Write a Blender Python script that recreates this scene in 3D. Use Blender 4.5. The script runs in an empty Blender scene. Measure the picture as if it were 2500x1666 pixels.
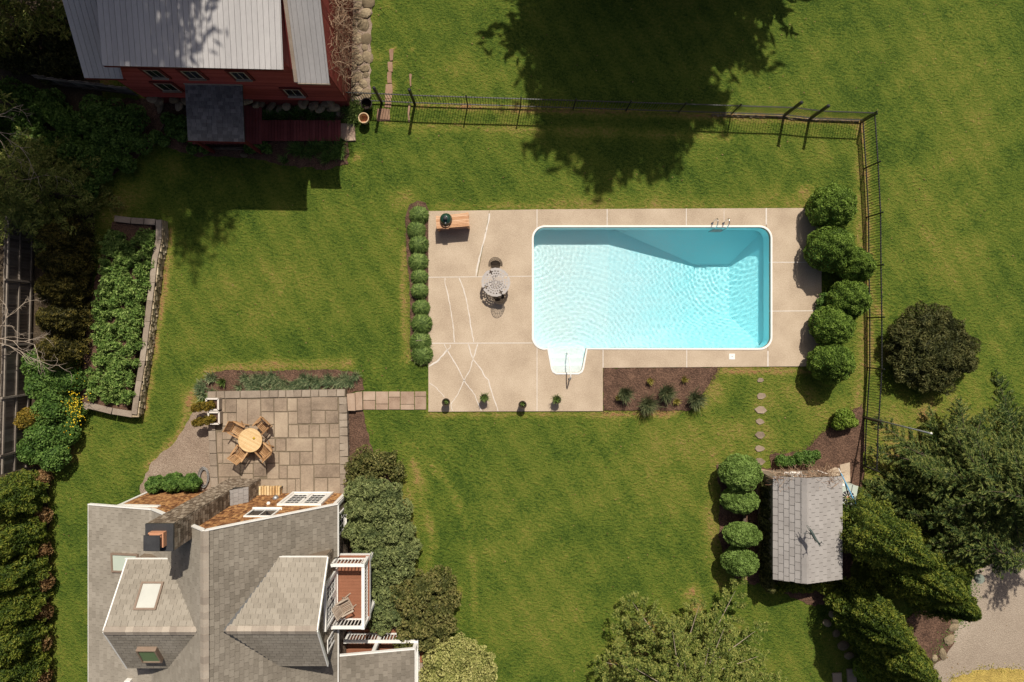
import bpy, math, random
import numpy as np
from mathutils import Vector

# ------------------------------------------------------------------ camera, sky, sun, exposure
SC = bpy.context.scene
COL = SC.collection
K = 0.019                 # metres per photo pixel on the ground
H = 1667 * K              # camera height above the lawn
NX, NY = 1232, 803        # the point straight below the camera
cam = bpy.data.cameras.new('camera'); cam_o = bpy.data.objects.new('camera', cam); COL.objects.link(cam_o)
cam.sensor_width = 36; cam.lens = 36 * 1667 / 2500; cam.clip_end = 2000
cam.shift_x = (1250 - NX) / 2500; cam.shift_y = -(833 - NY) / 2500
cam_o.location = (0, 0, H); SC.camera = cam_o
SUN_EL, SHX, SHY = 53.5, -0.187, -0.982      # shadows fall towards (SHX, SHY)
world = bpy.data.worlds.new('World'); SC.world = world; world.use_nodes = True
_nt = world.node_tree; _bg = _nt.nodes['Background']
sky = _nt.nodes.new('ShaderNodeTexSky'); sky.sky_type = 'NISHITA'; sky.sun_disc = False
sky.sun_elevation = math.radians(SUN_EL); sky.sun_rotation = math.atan2(-SHX, -SHY)
sky.air_density = 0.6; sky.dust_density = 4.5
_nt.links.new(sky.outputs[0], _bg.inputs[0]); _bg.inputs[1].default_value = 0.068
sun = bpy.data.lights.new('sun', 'SUN'); sun.energy = 5.0; sun.angle = math.radians(0.5); sun.color = (1, .93, .80)
sun_o = bpy.data.objects.new('sun', sun); COL.objects.link(sun_o)
_d = Vector((SHX, SHY, -math.tan(math.radians(SUN_EL)) * math.hypot(SHX, SHY)))
sun_o.rotation_euler = _d.to_track_quat('-Z', 'Y').to_euler(); sun_o.location = (5, 20, 40)
sun.cycles.is_caustics_light = True
SC.render.engine = 'CYCLES'
SC.cycles.use_denoising = True
SC.cycles.max_bounces = 12; SC.cycles.diffuse_bounces = 7; SC.cycles.glossy_bounces = 3
SC.cycles.transmission_bounces = 8; SC.cycles.transparent_max_bounces = 6
vs = SC.view_settings; vs.view_transform = 'Standard'; vs.look = 'None'; vs.gamma = 1; vs.exposure = 0.0
vs.use_curve_mapping = False

RNG = np.random.default_rng(7); random.seed(7)

def at(px, py, z=0.0):
    """Point of the place that the photograph shows at pixel (px, py), at height z."""
    f = K * (1 - z / H)
    return ((px - NX) * f, (NY - py) * f, z)
def q(x, y, z=0.0):
    """Point from ground pixels counted from straight below the camera (y downwards)."""
    return (x * K, -y * K, z)

# ------------------------------------------------------------------ objects
def tag(o, label=None, cat=None, group=None, kind=None):
    if label: o['label'] = label
    if cat: o['category'] = cat
    if group: o['group'] = group
    if kind: o['kind'] = kind
    return o
def thing(name, label=None, cat=None, loc=(0, 0, 0), rz=0.0, group=None, kind=None):
    o = bpy.data.objects.new(name, None); COL.objects.link(o)
    o.location = loc; o.rotation_euler = (0, 0, rz); o.empty_display_size = .2
    return tag(o, label, cat, group, kind)
def link(name, me, parent=None, loc=(0, 0, 0), rot=(0, 0, 0), scale=(1, 1, 1)):
    o = bpy.data.objects.new(name, me); COL.objects.link(o)
    o.parent = parent; o.location = loc; o.rotation_euler = rot; o.scale = scale
    return o
def copy_tree(o, parent=None):
    c = o.copy(); COL.objects.link(c); c.parent = parent
    for ch in list(o.children): copy_tree(ch, c)
    return c
def fast_mesh(name, V, F, mats, tint=None, smooth=False):
    V = np.asarray(V, np.float32); F = np.asarray(F, np.int32)
    me = bpy.data.meshes.new(name); n = F.shape[1]
    me.vertices.add(len(V)); me.vertices.foreach_set('co', V.ravel())
    me.loops.add(F.size); me.loops.foreach_set('vertex_index', F.ravel())
    me.polygons.add(len(F)); me.polygons.foreach_set('loop_start', np.arange(0, F.size, n, dtype=np.int32))
    me.polygons.foreach_set('loop_total', np.full(len(F), n, np.int32))
    if tint is not None:
        a = me.attributes.new('tint', 'FLOAT', 'POINT'); a.data.foreach_set('value', np.asarray(tint, np.float32))
    me.update(calc_edges=True); me.validate()
    for m in (mats if isinstance(mats, (list, tuple)) else [mats]): me.materials.append(m)
    if smooth: me.shade_smooth()
    return me

class MB:
    def __init__(s): s.v, s.f, s.t = [], [], []
    def add(s, V, F, t=None):
        b = len(s.v); s.v += [tuple(p) for p in V]; s.f += [tuple(i + b for i in f) for f in F]
        s.t += [random.random() if t is None else t] * len(V); return s
    def box(s, x0, x1, y0, y1, z0, z1, t=None):
        return s.add([(x0,y0,z0),(x1,y0,z0),(x1,y1,z0),(x0,y1,z0),(x0,y0,z1),(x1,y0,z1),(x1,y1,z1),(x0,y1,z1)],
                     [(3,2,1,0),(4,5,6,7),(0,1,5,4),(1,2,6,5),(2,3,7,6),(3,0,4,7)], t)
    def beam(s, p, q_, w, h, up=(0, 0, 1), t=None):
        p, q_ = Vector(p), Vector(q_); d = (q_ - p).normalized(); up = Vector(up)
        a = d.cross(up)
        if a.length < 1e-4: a = d.cross(Vector((1, 0, 0)))
        a.normalize(); b = a.cross(d)
        a = a * w / 2; b = b * h / 2
        V = [p-a-b, p+a-b, p+a+b, p-a+b, q_-a-b, q_+a-b, q_+a+b, q_-a+b]
        return s.add(V, [(0,1,2,3),(7,6,5,4),(4,5,1,0),(5,6,2,1),(6,7,3,2),(7,4,0,3)], t)
    def prism(s, poly, z0, z1, ch=0.0, t=None):
        """poly: (x, y) points; z1 may be a number or one height per point; ch: edge rounding."""
        n = len(poly); zt = [z1] * n if not isinstance(z1, (list, tuple)) else list(z1)
        ar = sum(poly[i][0]*poly[(i+1)%n][1]-poly[(i+1)%n][0]*poly[i][1] for i in range(n))
        if ar < 0: poly = poly[::-1]; zt = zt[::-1]
        V = [(x, y, z0) for x, y in poly] + [(x, y, z - ch) for (x, y), z in zip(poly, zt)]
        F = [tuple(range(n))[::-1]] + [(i, (i+1) % n, n+(i+1) % n, n+i) for i in range(n)]
        if ch:
            P = np.array(poly); e = np.roll(P, -1, 0) - P; e /= np.linalg.norm(e, axis=1)[:, None] + 1e-9
            nn = np.stack([-e[:, 1], e[:, 0]], 1); m = nn + np.roll(nn, 1, 0); m /= (np.linalg.norm(m, axis=1)[:, None] + 1e-9)
            I = P + m * ch
            V += [(x, y, z) for (x, y), z in zip(I, zt)]
            F += [(n+i, n+(i+1) % n, 2*n+(i+1) % n, 2*n+i) for i in range(n)] + [tuple(range(2*n, 3*n))]
        else: F += [tuple(range(n, 2*n))]
        return s.add(V, F, t)
    def tube(s, pts, r, n=6, t=None, caps=True):
        pts = [Vector(p) for p in pts]; rs = r if isinstance(r, (list, tuple)) else [r] * len(pts)
        V, F = [], []; a = None
        for i, p in enumerate(pts):
            d = (pts[min(i+1, len(pts)-1)] - pts[max(i-1, 0)]).normalized()
            if a is None:
                a = d.cross(Vector((0, 0, 1)))
                if a.length < 1e-3: a = d.cross(Vector((1, 0, 0)))
            a = (a - d * a.dot(d)).normalized(); b = d.cross(a)
            V += [p + (a*math.cos(2*math.pi*k/n) + b*math.sin(2*math.pi*k/n)) * rs[i] for k in range(n)]
        for i in range(len(pts)-1):
            F += [(i*n+k, i*n+(k+1) % n, (i+1)*n+(k+1) % n, (i+1)*n+k) for k in range(n)]
        if caps: F += [tuple(range(n))[::-1], tuple(range((len(pts)-1)*n, len(pts)*n))]
        return s.add(V, F, t)
    def lathe(s, prof, n=20, c=(0, 0, 0), t=None):
        V, F = [], []
        for r, z in prof: V += [(c[0]+r*math.cos(2*math.pi*k/n), c[1]+r*math.sin(2*math.pi*k/n), c[2]+z) for k in range(n)]
        for i in range(len(prof)-1): F += [(i*n+k, i*n+(k+1) % n, (i+1)*n+(k+1) % n, (i+1)*n+k) for k in range(n)]
        F += [tuple(range(n))[::-1], tuple(range((len(prof)-1)*n, len(prof)*n))]
        return s.add(V, F, t)
    def mesh(s, name, mat, smooth=False, off=(0, 0, 0)):
        me = bpy.data.meshes.new(name)
        me.from_pydata([(x-off[0], y-off[1], z-off[2]) for x, y, z in s.v], [], s.f)
        a = me.attributes.new('tint', 'FLOAT', 'POINT'); a.data.foreach_set('value', np.array(s.t, np.float32))
        me.materials.append(mat); me.update()
        if smooth: me.shade_smooth()
        return me
    def build(s, name, mat, parent=None, smooth=False, world=True):
        """world: vertices are in world space, the parent is an unrotated Empty"""
        off = tuple(parent.matrix_basis.translation) if (parent and world) else (0, 0, 0)
        if parent and world and parent.parent: off = tuple(Vector(off) + parent.parent.matrix_basis.translation)
        return link(name, s.mesh(name, mat, smooth, off), parent)
def single(name, mb, mat, label=None, cat=None, group=None, kind=None, smooth=False):
    """a thing that is one mesh, origin at the middle of its base"""
    V = np.array(mb.v); o = (float(V[:,0].mean()), float(V[:,1].mean()), float(V[:,2].min()))
    ob = link(name, mb.mesh(name, mat, smooth, o), None, o)
    return tag(ob, label, cat, group, kind)

# ------------------------------------------------------------------ materials
def mat(name, ramp, scale=3.0, fine=30.0, mixf=.45, rough=.85, bump=.3, bdist=.01, tintf=0.0, objf=0.0,
        spec=.3, metal=0.0, stretch=(1, 1, 1), transl=0.0, detail=5.0, fine2=0.0):
    """Colour ramp driven by a broad noise, a fine noise, the piece's own tint and the object's random number."""
    m = bpy.data.materials.new(name); m.use_nodes = True; nt = m.node_tree; N, L = nt.nodes, nt.links
    p = N['Principled BSDF']; p.inputs['Roughness'].default_value = rough
    p.inputs['Specular IOR Level'].default_value = spec; p.inputs['Metallic'].default_value = metal
    tc = N.new('ShaderNodeTexCoord'); mp = N.new('ShaderNodeMapping'); mp.inputs['Scale'].default_value = stretch
    L.new(tc.outputs['Object'], mp.inputs['Vector'])
    n1 = N.new('ShaderNodeTexNoise'); n1.inputs['Scale'].default_value = scale; n1.inputs['Detail'].default_value = detail
    n2 = N.new('ShaderNodeTexNoise'); n2.inputs['Scale'].default_value = fine; n2.inputs['Detail'].default_value = 3
    for n in (n1, n2): L.new(mp.outputs[0], n.inputs['Vector'])
    def math2(op, a, b):
        x = N.new('ShaderNodeMath'); x.operation = op
        for i, v in enumerate((a, b)):
            if isinstance(v, (int, float)): x.inputs[i].default_value = v
            else: L.new(v, x.inputs[i])
        return x.outputs[0]
    tot = math2('ADD', math2('MULTIPLY', n1.outputs['Fac'], 1 - mixf), math2('MULTIPLY', n2.outputs['Fac'], mixf))
    if fine2:
        n3 = N.new('ShaderNodeTexNoise'); n3.inputs['Scale'].default_value = fine2; n3.inputs['Detail'].default_value = 2
        L.new(mp.outputs[0], n3.inputs['Vector'])
        tot = math2('ADD', math2('MULTIPLY', tot, .7), math2('MULTIPLY', n3.outputs['Fac'], .3))
    if tintf:
        a = N.new('ShaderNodeAttribute'); a.attribute_name = 'tint'
        tot = math2('ADD', tot, math2('MULTIPLY', math2('SUBTRACT', a.outputs['Fac'], .5), tintf))
    if objf:
        oi = N.new('ShaderNodeObjectInfo')
        tot = math2('ADD', tot, math2('MULTIPLY', math2('SUBTRACT', oi.outputs['Random'], .5), objf))
    cr = N.new('ShaderNodeValToRGB'); L.new(tot, cr.inputs[0]); els = cr.color_ramp.elements
    while len(els) < len(ramp): els.new(.5)
    for e, (pos, c) in zip(els, ramp): e.position = pos; e.color = (*c, 1)
    L.new(cr.outputs[0], p.inputs['Base Color'])
    if bump:
        b = N.new('ShaderNodeBump'); b.inputs['Strength'].default_value = bump; b.inputs['Distance'].default_value = bdist
        L.new(n2.outputs['Fac'], b.inputs['Height']); L.new(b.outputs[0], p.inputs['Normal'])
    if transl:
        tr = N.new('ShaderNodeBsdfTranslucent'); L.new(cr.outputs[0], tr.inputs[0])
        mx = N.new('ShaderNodeMixShader'); mx.inputs[0].default_value = transl
        L.new(p.outputs[0], mx.inputs[1]); L.new(tr.outputs[0], mx.inputs[2]); L.new(mx.outputs[0], N['Material Output'].inputs[0])
    return m
def two(name, a, b, **k): return mat(name, [(.3, a), (.7, b)], **k)
def leafmat(name, dark, mid, lite, tr=.22, tintf=1.1, scale=2.2):
    return mat(name, [(.12, dark), (.5, mid), (.9, lite)], scale=scale, fine=14, mixf=.3, rough=.65, bump=0,
               tintf=tintf, objf=.12, spec=.25, transl=tr)
M = {}
M['concrete'] = mat('concrete', [(.34, (.28,.21,.15)), (.5, (.435,.342,.252)), (.66, (.56,.46,.355))], scale=.7, fine=24, mixf=.48, bump=.5, bdist=.006, fine2=60)
M['sealant'] = two('sealant', (.50,.45,.40), (.70,.65,.60), scale=6, fine=40, bump=.2)
M['dirtstone'] = mat('worn_stone', [(.2, (.17,.095,.06)), (.5, (.27,.165,.11)), (.8, (.36,.245,.175))], scale=2, fine=22, bump=.5, objf=.2)
M['white'] = two('white_paint', (.70,.68,.65), (.82,.80,.77), scale=4, fine=60, bump=.1, rough=.55)
M['liner'] = mat('pool_liner', [(.0, (.40,.86,.93)), (.5, (.58,.83,.88)), (1.0, (.68,.81,.825))], scale=1.2, fine=14, mixf=.5, bump=.05, rough=.5, tintf=1.0)  # deep aqua to pale shallow, painting in light lost in the water
M['fibreglass'] = two('fibreglass', (.80,.84,.85), (.86,.89,.89), scale=4, fine=60, bump=.05, rough=.4)
M['mulch'] = mat('mulch', [(.33, (.03,.016,.011)), (.5, (.10,.055,.036)), (.66, (.21,.12,.08))], scale=2, fine=16, mixf=.6, bump=1, bdist=.06, fine2=40)
M['gravel'] = mat('gravel', [(.28, (.10,.072,.052)), (.5, (.27,.20,.15)), (.72, (.50,.41,.33))], scale=1.2, fine=30, mixf=.7, bump=1, bdist=.04, fine2=85)
M['drive'] = mat('drive_gravel', [(.27, (.155,.118,.088)), (.5, (.315,.255,.20)), (.73, (.49,.415,.34))], scale=.35, fine=22, mixf=.55, bump=1, bdist=.03, fine2=60)
M['flag'] = mat('flagstone', [(.2, (.125,.092,.068)), (.5, (.275,.21,.155)), (.8, (.40,.32,.235))], scale=1.5, fine=16, mixf=.35, bump=.5, bdist=.006, tintf=.15, objf=.16)
M['coping'] = mat('coping_stone', [(.2, (.16,.125,.095)), (.5, (.265,.212,.165)), (.8, (.36,.30,.24))], scale=2, fine=20, mixf=.45, bump=.6, bdist=.01, objf=.3)
M['sand'] = two('joint_sand', (.11,.085,.055), (.21,.165,.115), scale=4, fine=50, bump=.6)
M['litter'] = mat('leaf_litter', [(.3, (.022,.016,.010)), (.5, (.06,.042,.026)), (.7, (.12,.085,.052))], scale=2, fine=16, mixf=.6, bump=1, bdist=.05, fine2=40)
M['pinkstone'] = mat('pink_paver', [(.2, (.22,.145,.10)), (.5, (.35,.25,.185)), (.8, (.45,.345,.265))], scale=2, fine=22, mixf=.4, bump=.4, objf=.3)
M['drystone'] = mat('dry_stone', [(.2, (.19,.145,.09)), (.5, (.40,.315,.205)), (.8, (.58,.49,.36))], scale=2.5, fine=18, mixf=.5, bump=1, bdist=.03, objf=.4, tintf=.4)
M['metalroof'] = mat('metal_roof', [(.25, (.36,.345,.345)), (.75, (.50,.48,.475))], scale=.8, fine=12, mixf=.4, rough=.55, bump=.15, objf=.18, spec=.5, stretch=(1,.25,1))
M['red'] = mat('red_siding', [(.2, (.20,.034,.030)), (.5, (.35,.064,.056)), (.8, (.46,.10,.085))], scale=1.5, fine=16, mixf=.45, bump=.4, objf=.3, stretch=(.4,1,3))
M['redtrim'] = two('red_trim', (.11,.018,.016), (.17,.03,.026), bump=.2)
M['reddeck'] = mat('red_deck', [(.2, (.13,.03,.028)), (.5, (.21,.052,.046)), (.8, (.29,.08,.07))], scale=2, fine=20, bump=.3, objf=.3)
M['porchdark'] = mat('dark_shingle', [(.2, (.10,.094,.088)), (.5, (.19,.18,.168)), (.8, (.29,.275,.255))], scale=4, fine=40, bump=.6, tintf=.35)
M['shingle'] = mat('roof_shingle', [(.22, (.16,.138,.110)), (.5, (.268,.237,.196)), (.78, (.36,.322,.272))], scale=.6, fine=30, mixf=.4, bump=.7, bdist=.01, tintf=.16, fine2=110)
M['oldshingle'] = mat('old_shingle', [(.2, (.10,.085,.066)), (.5, (.205,.178,.145)), (.8, (.31,.275,.228))], scale=.45, fine=30, mixf=.4, bump=.7, bdist=.01, tintf=.2, fine2=110)
M['cap'] = mat('ridge_cap', [(.2, (.24,.20,.165)), (.8, (.40,.345,.285))], scale=2, fine=40, bump=.5, tintf=.3, objf=.3)
M['sheath'] = two('roof_underlay', (.035,.032,.03), (.06,.055,.05), bump=.3)
M['slate'] = mat('shed_slate', [(.2, (.215,.195,.185)), (.5, (.31,.288,.275)), (.8, (.39,.365,.35))], scale=1.2, fine=35, mixf=.35, bump=.5, tintf=.12, objf=.10, fine2=100)
M['cedar'] = mat('cedar_shingle', [(.15, (.11,.045,.018)), (.5, (.29,.135,.055)), (.85, (.46,.25,.10))], scale=2, fine=26, mixf=.5, bump=.6, tintf=.7)
M['cedargrey'] = mat('weathered_shingle', [(.15, (.09,.065,.045)), (.5, (.19,.145,.105)), (.85, (.34,.28,.22))], scale=2, fine=26, mixf=.5, bump=.6, tintf=.7)
M['black'] = two('black_metal', (.010,.010,.011), (.020,.020,.022), bump=.05, rough=.45, spec=.5)
M['darkgrey'] = two('dark_grey_metal', (.03,.03,.032), (.055,.055,.058), bump=.1, rough=.5)
M['steel'] = two('steel', (.55,.55,.56), (.68,.68,.69), bump=.02, rough=.22, metal=1.0)
M['galv'] = two('galvanised', (.30,.31,.32), (.45,.46,.47), bump=.05, rough=.4, metal=.6)
M['teak'] = mat('teak', [(.2, (.22,.115,.05)), (.5, (.37,.21,.10)), (.8, (.50,.31,.16))], scale=4, fine=30, bump=.25, tintf=.3, objf=.35, rough=.6)
M['paleteak'] = mat('pale_teak', [(.2, (.55,.36,.17)), (.8, (.74,.54,.30))], scale=5, fine=30, bump=.2, tintf=.3, objf=.3, rough=.6)
M['oldwood'] = mat('weathered_wood', [(.2, (.22,.165,.125)), (.5, (.36,.29,.23)), (.8, (.50,.42,.34))], scale=4, fine=30, bump=.3, tintf=.3, objf=.35)
M['fencewood'] = mat('fence_wood', [(.2, (.13,.105,.088)), (.5, (.205,.172,.145)), (.8, (.30,.26,.22))], scale=3, fine=26, bump=.4, objf=.5)
M['firewood'] = mat('split_wood', [(.2, (.42,.24,.10)), (.5, (.62,.44,.22)), (.8, (.76,.62,.40))], scale=5, fine=30, bump=.4, objf=.5)
M['cedarwood'] = mat('cedar_table', [(.2, (.36,.16,.075)), (.5, (.56,.32,.18)), (.8, (.72,.52,.37))], scale=3, fine=22, mixf=.5, bump=.3, objf=.3, stretch=(1,5,1))
M['decking'] = mat('composite_deck', [(.2, (.21,.082,.045)), (.8, (.29,.125,.072))], scale=3, fine=40, bump=.2, objf=.2)
M['egg'] = two('green_ceramic', (.010,.035,.024), (.018,.055,.038), fine=60, bump=.25, bdist=.004, rough=.25, spec=.6)
M['wicker'] = two('dark_wicker', (.045,.033,.024), (.095,.07,.05), bump=.2)
M['castgrey'] = two('cast_aluminium', (.34,.31,.295), (.47,.43,.41), fine=50, bump=.4, rough=.55)
M['terracotta'] = two('glazed_cream', (.48,.33,.19), (.62,.46,.28), bump=.1, rough=.4)
M['potdark'] = two('dark_glaze', (.018,.014,.013), (.04,.03,.028), bump=.05, rough=.2, spec=.6)
M['potbrown'] = two('brown_pot', (.035,.025,.018), (.07,.05,.035), bump=.2)
M['soil'] = two('soil', (.02,.013,.009), (.05,.032,.022), fine=50, bump=.8, bdist=.03)
M['flue'] = two('clay_flue', (.44,.20,.11), (.58,.30,.18), bump=.3)
M['acgreen'] = two('pale_green_metal', (.38,.43,.38), (.46,.51,.45), bump=.05, rough=.5)
M['blue'] = two('blue_pole', (.04,.22,.42), (.06,.30,.52), bump=.02, rough=.35)
M['copper'] = two('dark_bronze', (.03,.045,.042), (.06,.08,.075), bump=.2, rough=.5)
M['hose'] = two('grey_hose', (.16,.15,.15), (.26,.25,.24), bump=.1, rough=.5)
M['bark'] = mat('bark', [(.2, (.05,.036,.026)), (.8, (.15,.115,.085))], scale=6, fine=24, bump=.8, bdist=.03)
M['palebark'] = mat('pale_bark', [(.2, (.26,.20,.15)), (.8, (.48,.40,.32))], scale=6, fine=24, bump=.5)
M['dryvine'] = mat('dry_vine', [(.2, (.16,.085,.05)), (.5, (.30,.19,.12)), (.8, (.44,.32,.22))], scale=3, fine=20, bump=0, tintf=.6)
M['lens'] = two('pale_lamp_shade', (.16,.19,.16), (.24,.27,.23), bump=.05, rough=.4)
def glassy(name, col, rough=.05, spec=.6):
    m = two(name, col, tuple(c*1.15 for c in col), scale=.7, fine=3, bump=0, rough=rough, spec=spec); return m
M['pane'] = glassy('window_glass', (.018,.020,.024))
M['screen'] = two('door_screen', (.012,.013,.015), (.022,.023,.025), bump=0, rough=.6, spec=.08)
M['skyblind'] = glassy('skylight_blind', (.47,.47,.43), .15)
M['skypale'] = glassy('skylight_pale', (.42,.47,.40), .08)
M['skygreen'] = glassy('skylight_green', (.13,.19,.11), .08)
M['skyframe'] = two('skylight_frame', (.19,.135,.10), (.26,.19,.145), bump=.1, rough=.5)
# foliage
M['l_topiary'] = leafmat('leaf_topiary', (0.045, 0.082, 0.01), (0.12, 0.2, 0.026), (0.22, 0.315, 0.052))
M['l_box'] = leafmat('leaf_boxwood', (0.075, 0.125, 0.022), (0.155, 0.245, 0.05), (0.25, 0.36, 0.09))
M['l_yew'] = leafmat('leaf_yew', (0.022, 0.026, 0.008), (0.058, 0.068, 0.018), (0.13, 0.125, 0.04))
M['l_spruce'] = leafmat('leaf_spruce', (0.016, 0.036, 0.008), (0.062, 0.102, 0.021), (0.2, 0.22, 0.055))
M['l_pine'] = leafmat('leaf_pine', (.05,.082,.014), (.145,.185,.034), (.29,.295,.075))
M['l_arbor'] = leafmat('leaf_arborvitae', (0.028, 0.052, 0.006), (0.088, 0.132, 0.015), (0.21, 0.225, 0.03))
M['l_blue'] = leafmat('leaf_blue_juniper', (0.06, 0.085, 0.03), (0.15, 0.185, 0.065), (0.25, 0.28, 0.105))
M['l_brown'] = leafmat('leaf_brownish', (0.05, 0.06, 0.016), (0.13, 0.135, 0.036), (0.23, 0.205, 0.07))
M['l_gold'] = leafmat('leaf_golden', (.06,.05,.006), (.155,.12,.013), (.30,.20,.03))
M['l_varieg'] = leafmat('leaf_variegated', (.12,.14,.035), (.30,.31,.09), (.50,.47,.18))
M['l_hosta'] = leafmat('leaf_lily', (.05,.09,.016), (.12,.19,.04), (.25,.33,.09))
M['l_iris'] = leafmat('leaf_iris', (0.06, 0.1, 0.045), (0.14, 0.195, 0.085), (0.32, 0.34, 0.18))
M['l_garden'] = leafmat('leaf_garden', (0.035, 0.08, 0.014), (0.078, 0.155, 0.026), (0.16, 0.26, 0.055))
M['l_cypress'] = leafmat('leaf_cypress', (.026,.026,.006), (.075,.068,.012), (.17,.135,.028))
M['l_peren'] = leafmat('leaf_perennial', (0.07, 0.13, 0.025), (0.15, 0.25, 0.05), (0.28, 0.37, 0.1))
M['l_lime'] = leafmat('leaf_lime', (.07,.12,.012), (.13,.21,.022), (.24,.32,.05))
M['l_dark'] = leafmat('leaf_dark', (.010,.022,.006), (.03,.055,.014), (.07,.10,.028))
M['l_fall'] = leafmat('leaf_dry', (.10,.05,.02), (.22,.12,.05), (.34,.22,.10))
M['petal'] = leafmat('yellow_petal', (.42,.27,.01), (.58,.42,.015), (.68,.52,.03), tr=.1)
M['g_blue'] = leafmat('grass_blue', (0.065, 0.09, 0.04), (0.13, 0.165, 0.075), (0.27, 0.27, 0.13))
M['g_gold'] = leafmat('grass_gold', (.20,.17,.03), (.36,.32,.06), (.52,.45,.13))
# ------------------------------------------------------------------ lawn
def seg_dist(X, Y, pts):
    d = np.full(X.shape, 1e9)
    for (ax, ay), (bx, by) in zip(pts[:-1], pts[1:]):
        vx, vy = bx-ax, by-ay; l2 = vx*vx+vy*vy + 1e-9
        t = np.clip(((X-ax)*vx+(Y-ay)*vy)/l2, 0, 1)
        d = np.minimum(d, np.hypot(X-ax-t*vx, Y-ay-t*vy))
    return d
def build_lawn():
    step = .22
    xs = np.arange(-32, 32.01, step); ys = np.arange(-24, 24.01, step)
    gx, gy = np.meshgrid(xs, ys); P = gx/K + NX; Q = NY - gy/K      # photo pixels on the ground
    dry = np.zeros_like(gx)
    def strip(pts, w, s):
        nonlocal dry; dry = np.maximum(dry, s*np.exp(-(seg_dist(P, Q, pts)/w)**2))
    def blob(x, y, r, s):
        nonlocal dry; dry = np.maximum(dry, s*np.exp(-((P-x)**2+(Q-y)**2)/r**2))
    strip([(1330,505),(1975,500)], 26, .42); strip([(1060,508),(1330,502)], 10, .5)
    strip([(1013,258),(1914,288),(2102,300)], 9, .95); strip([(940,305),(1300,318),(1780,335)], 12, .5)
    strip([(2106,300),(2122,540),(2124,900)], 10, .85); strip([(2098,310),(2105,900),(2085,1060)], 14, .6)
    strip([(1470,1012),(1640,1010),(1745,905),(1990,905)], 10, .9); strip([(1046,1010),(1470,1010)], 6, .6)
    strip([(1620,1100),(1780,1060),(1900,1080)], 60, .35); strip([(1880,960),(2000,1000)], 60, .4)
    strip([(990,610),(985,700),(992,880)], 9, .8); strip([(500,905),(640,893),(850,890)], 14, .75)
    strip([(415,560),(410,640),(372,900),(350,1020)], 8, .85); strip([(470,960),(440,1060),(360,1140)], 14, .7)
    strip([(1000,1080),(1110,1200),(1150,1330),(1165,1560)], 7, .45); strip([(1010,1130),(1060,1330),(1040,1400)], 12, .55)
    strip([(1750,1100),(1740,1250),(1755,1420)], 26, .45)
    for x, y, r, s in [(2040,560,16,.9),(1965,470,22,.8),(1890,480,20,.6),(1600,505,26,.6),(985,490,26,.6),(870,385,10,.9),(1740,950,50,.45),
                       (1870,980,50,.4),(1575,1525,30,1),(1690,1445,18,1.1),(1705,1480,20,.9),(1495,1625,22,1.1),(1790,1540,24,.8),(1650,1560,60,.7),
                       (1560,1590,60,.7),(2150,760,20,.9),(2170,860,22,.8),(2060,900,30,.6),(1115,1450,14,1),(2330,1000,40,.6),(2260,1010,30,.9),
                       (280,500,60,.7),(330,470,40,.5),(420,420,40,.4),(960,120,9,1),(955,210,9,1),(1000,200,7,.9),(1003,120,6,.8),(962,160,8,1),
                       (730,690,80,.25),(640,740,100,.25),(300,1090,60,.25),(1250,1280,140,.2),(1560,1150,140,.25),(1300,1540,120,.22),(1420,1420,80,.2),
                       (2380,300,90,.25),(2300,180,120,.2),(2300,620,90,.3),(2250,450,60,.3),(1100,180,80,.2),(925,140,20,.5)]: blob(x, y, r, s)
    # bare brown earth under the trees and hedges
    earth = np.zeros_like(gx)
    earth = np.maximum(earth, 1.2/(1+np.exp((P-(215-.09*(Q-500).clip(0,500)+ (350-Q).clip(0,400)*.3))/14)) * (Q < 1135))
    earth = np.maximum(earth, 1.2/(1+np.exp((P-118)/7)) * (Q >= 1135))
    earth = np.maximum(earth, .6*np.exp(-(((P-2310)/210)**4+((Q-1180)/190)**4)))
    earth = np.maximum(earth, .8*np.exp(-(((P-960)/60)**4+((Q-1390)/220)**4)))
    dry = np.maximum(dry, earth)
    idx = np.arange(gx.size).reshape(gx.shape)
    F = np.stack([idx[:-1,:-1], idx[:-1,1:], idx[1:,1:], idx[1:,:-1]], -1).reshape(-1, 4)
    cx = (P[:-1,:-1]+P[1:,1:]).ravel()/2; cy = (Q[:-1,:-1]+Q[1:,1:]).ravel()/2
    hole = (cx > 1283) & (cx < 1898) & (cy > 538) & (cy < 868) | (cx > 1325) & (cx < 1445) & (cy > 850) & (cy < 922)
    F = F[~hole]
    z = .012*np.sin(gx*.9+1)*np.sin(gy*.8) - .012
    V = np.stack([gx, gy, z], -1).reshape(-1, 3); tint = dry.ravel()
    # the land beyond, out to the horizon
    b = len(V); R = 700; x0, x1, y0, y1 = xs[0], xs[-1], ys[0], ys[-1]
    V = np.vstack([V, [(x0,y0,-.02),(x1,y0,-.02),(x1,y1,-.02),(x0,y1,-.02),(-R,-R,-.3),(R,-R,-.3),(R,R,-.3),(-R,R,-.3)]])
    tint = np.concatenate([tint, np.full(8, .1)])
    F = np.vstack([F, [(b+4,b+5,b+1,b), (b+5,b+6,b+2,b+1), (b+6,b+7,b+3,b+2), (b+7,b+4,b,b+3)]])
    m = bpy.data.materials.new('lawn_grass'); m.use_nodes = True; nt = m.node_tree; N, L = nt.nodes, nt.links
    p = N['Principled BSDF']; p.inputs['Roughness'].default_value = .9; p.inputs['Specular IOR Level'].default_value = .12
    tc = N.new('ShaderNodeTexCoord')
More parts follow.
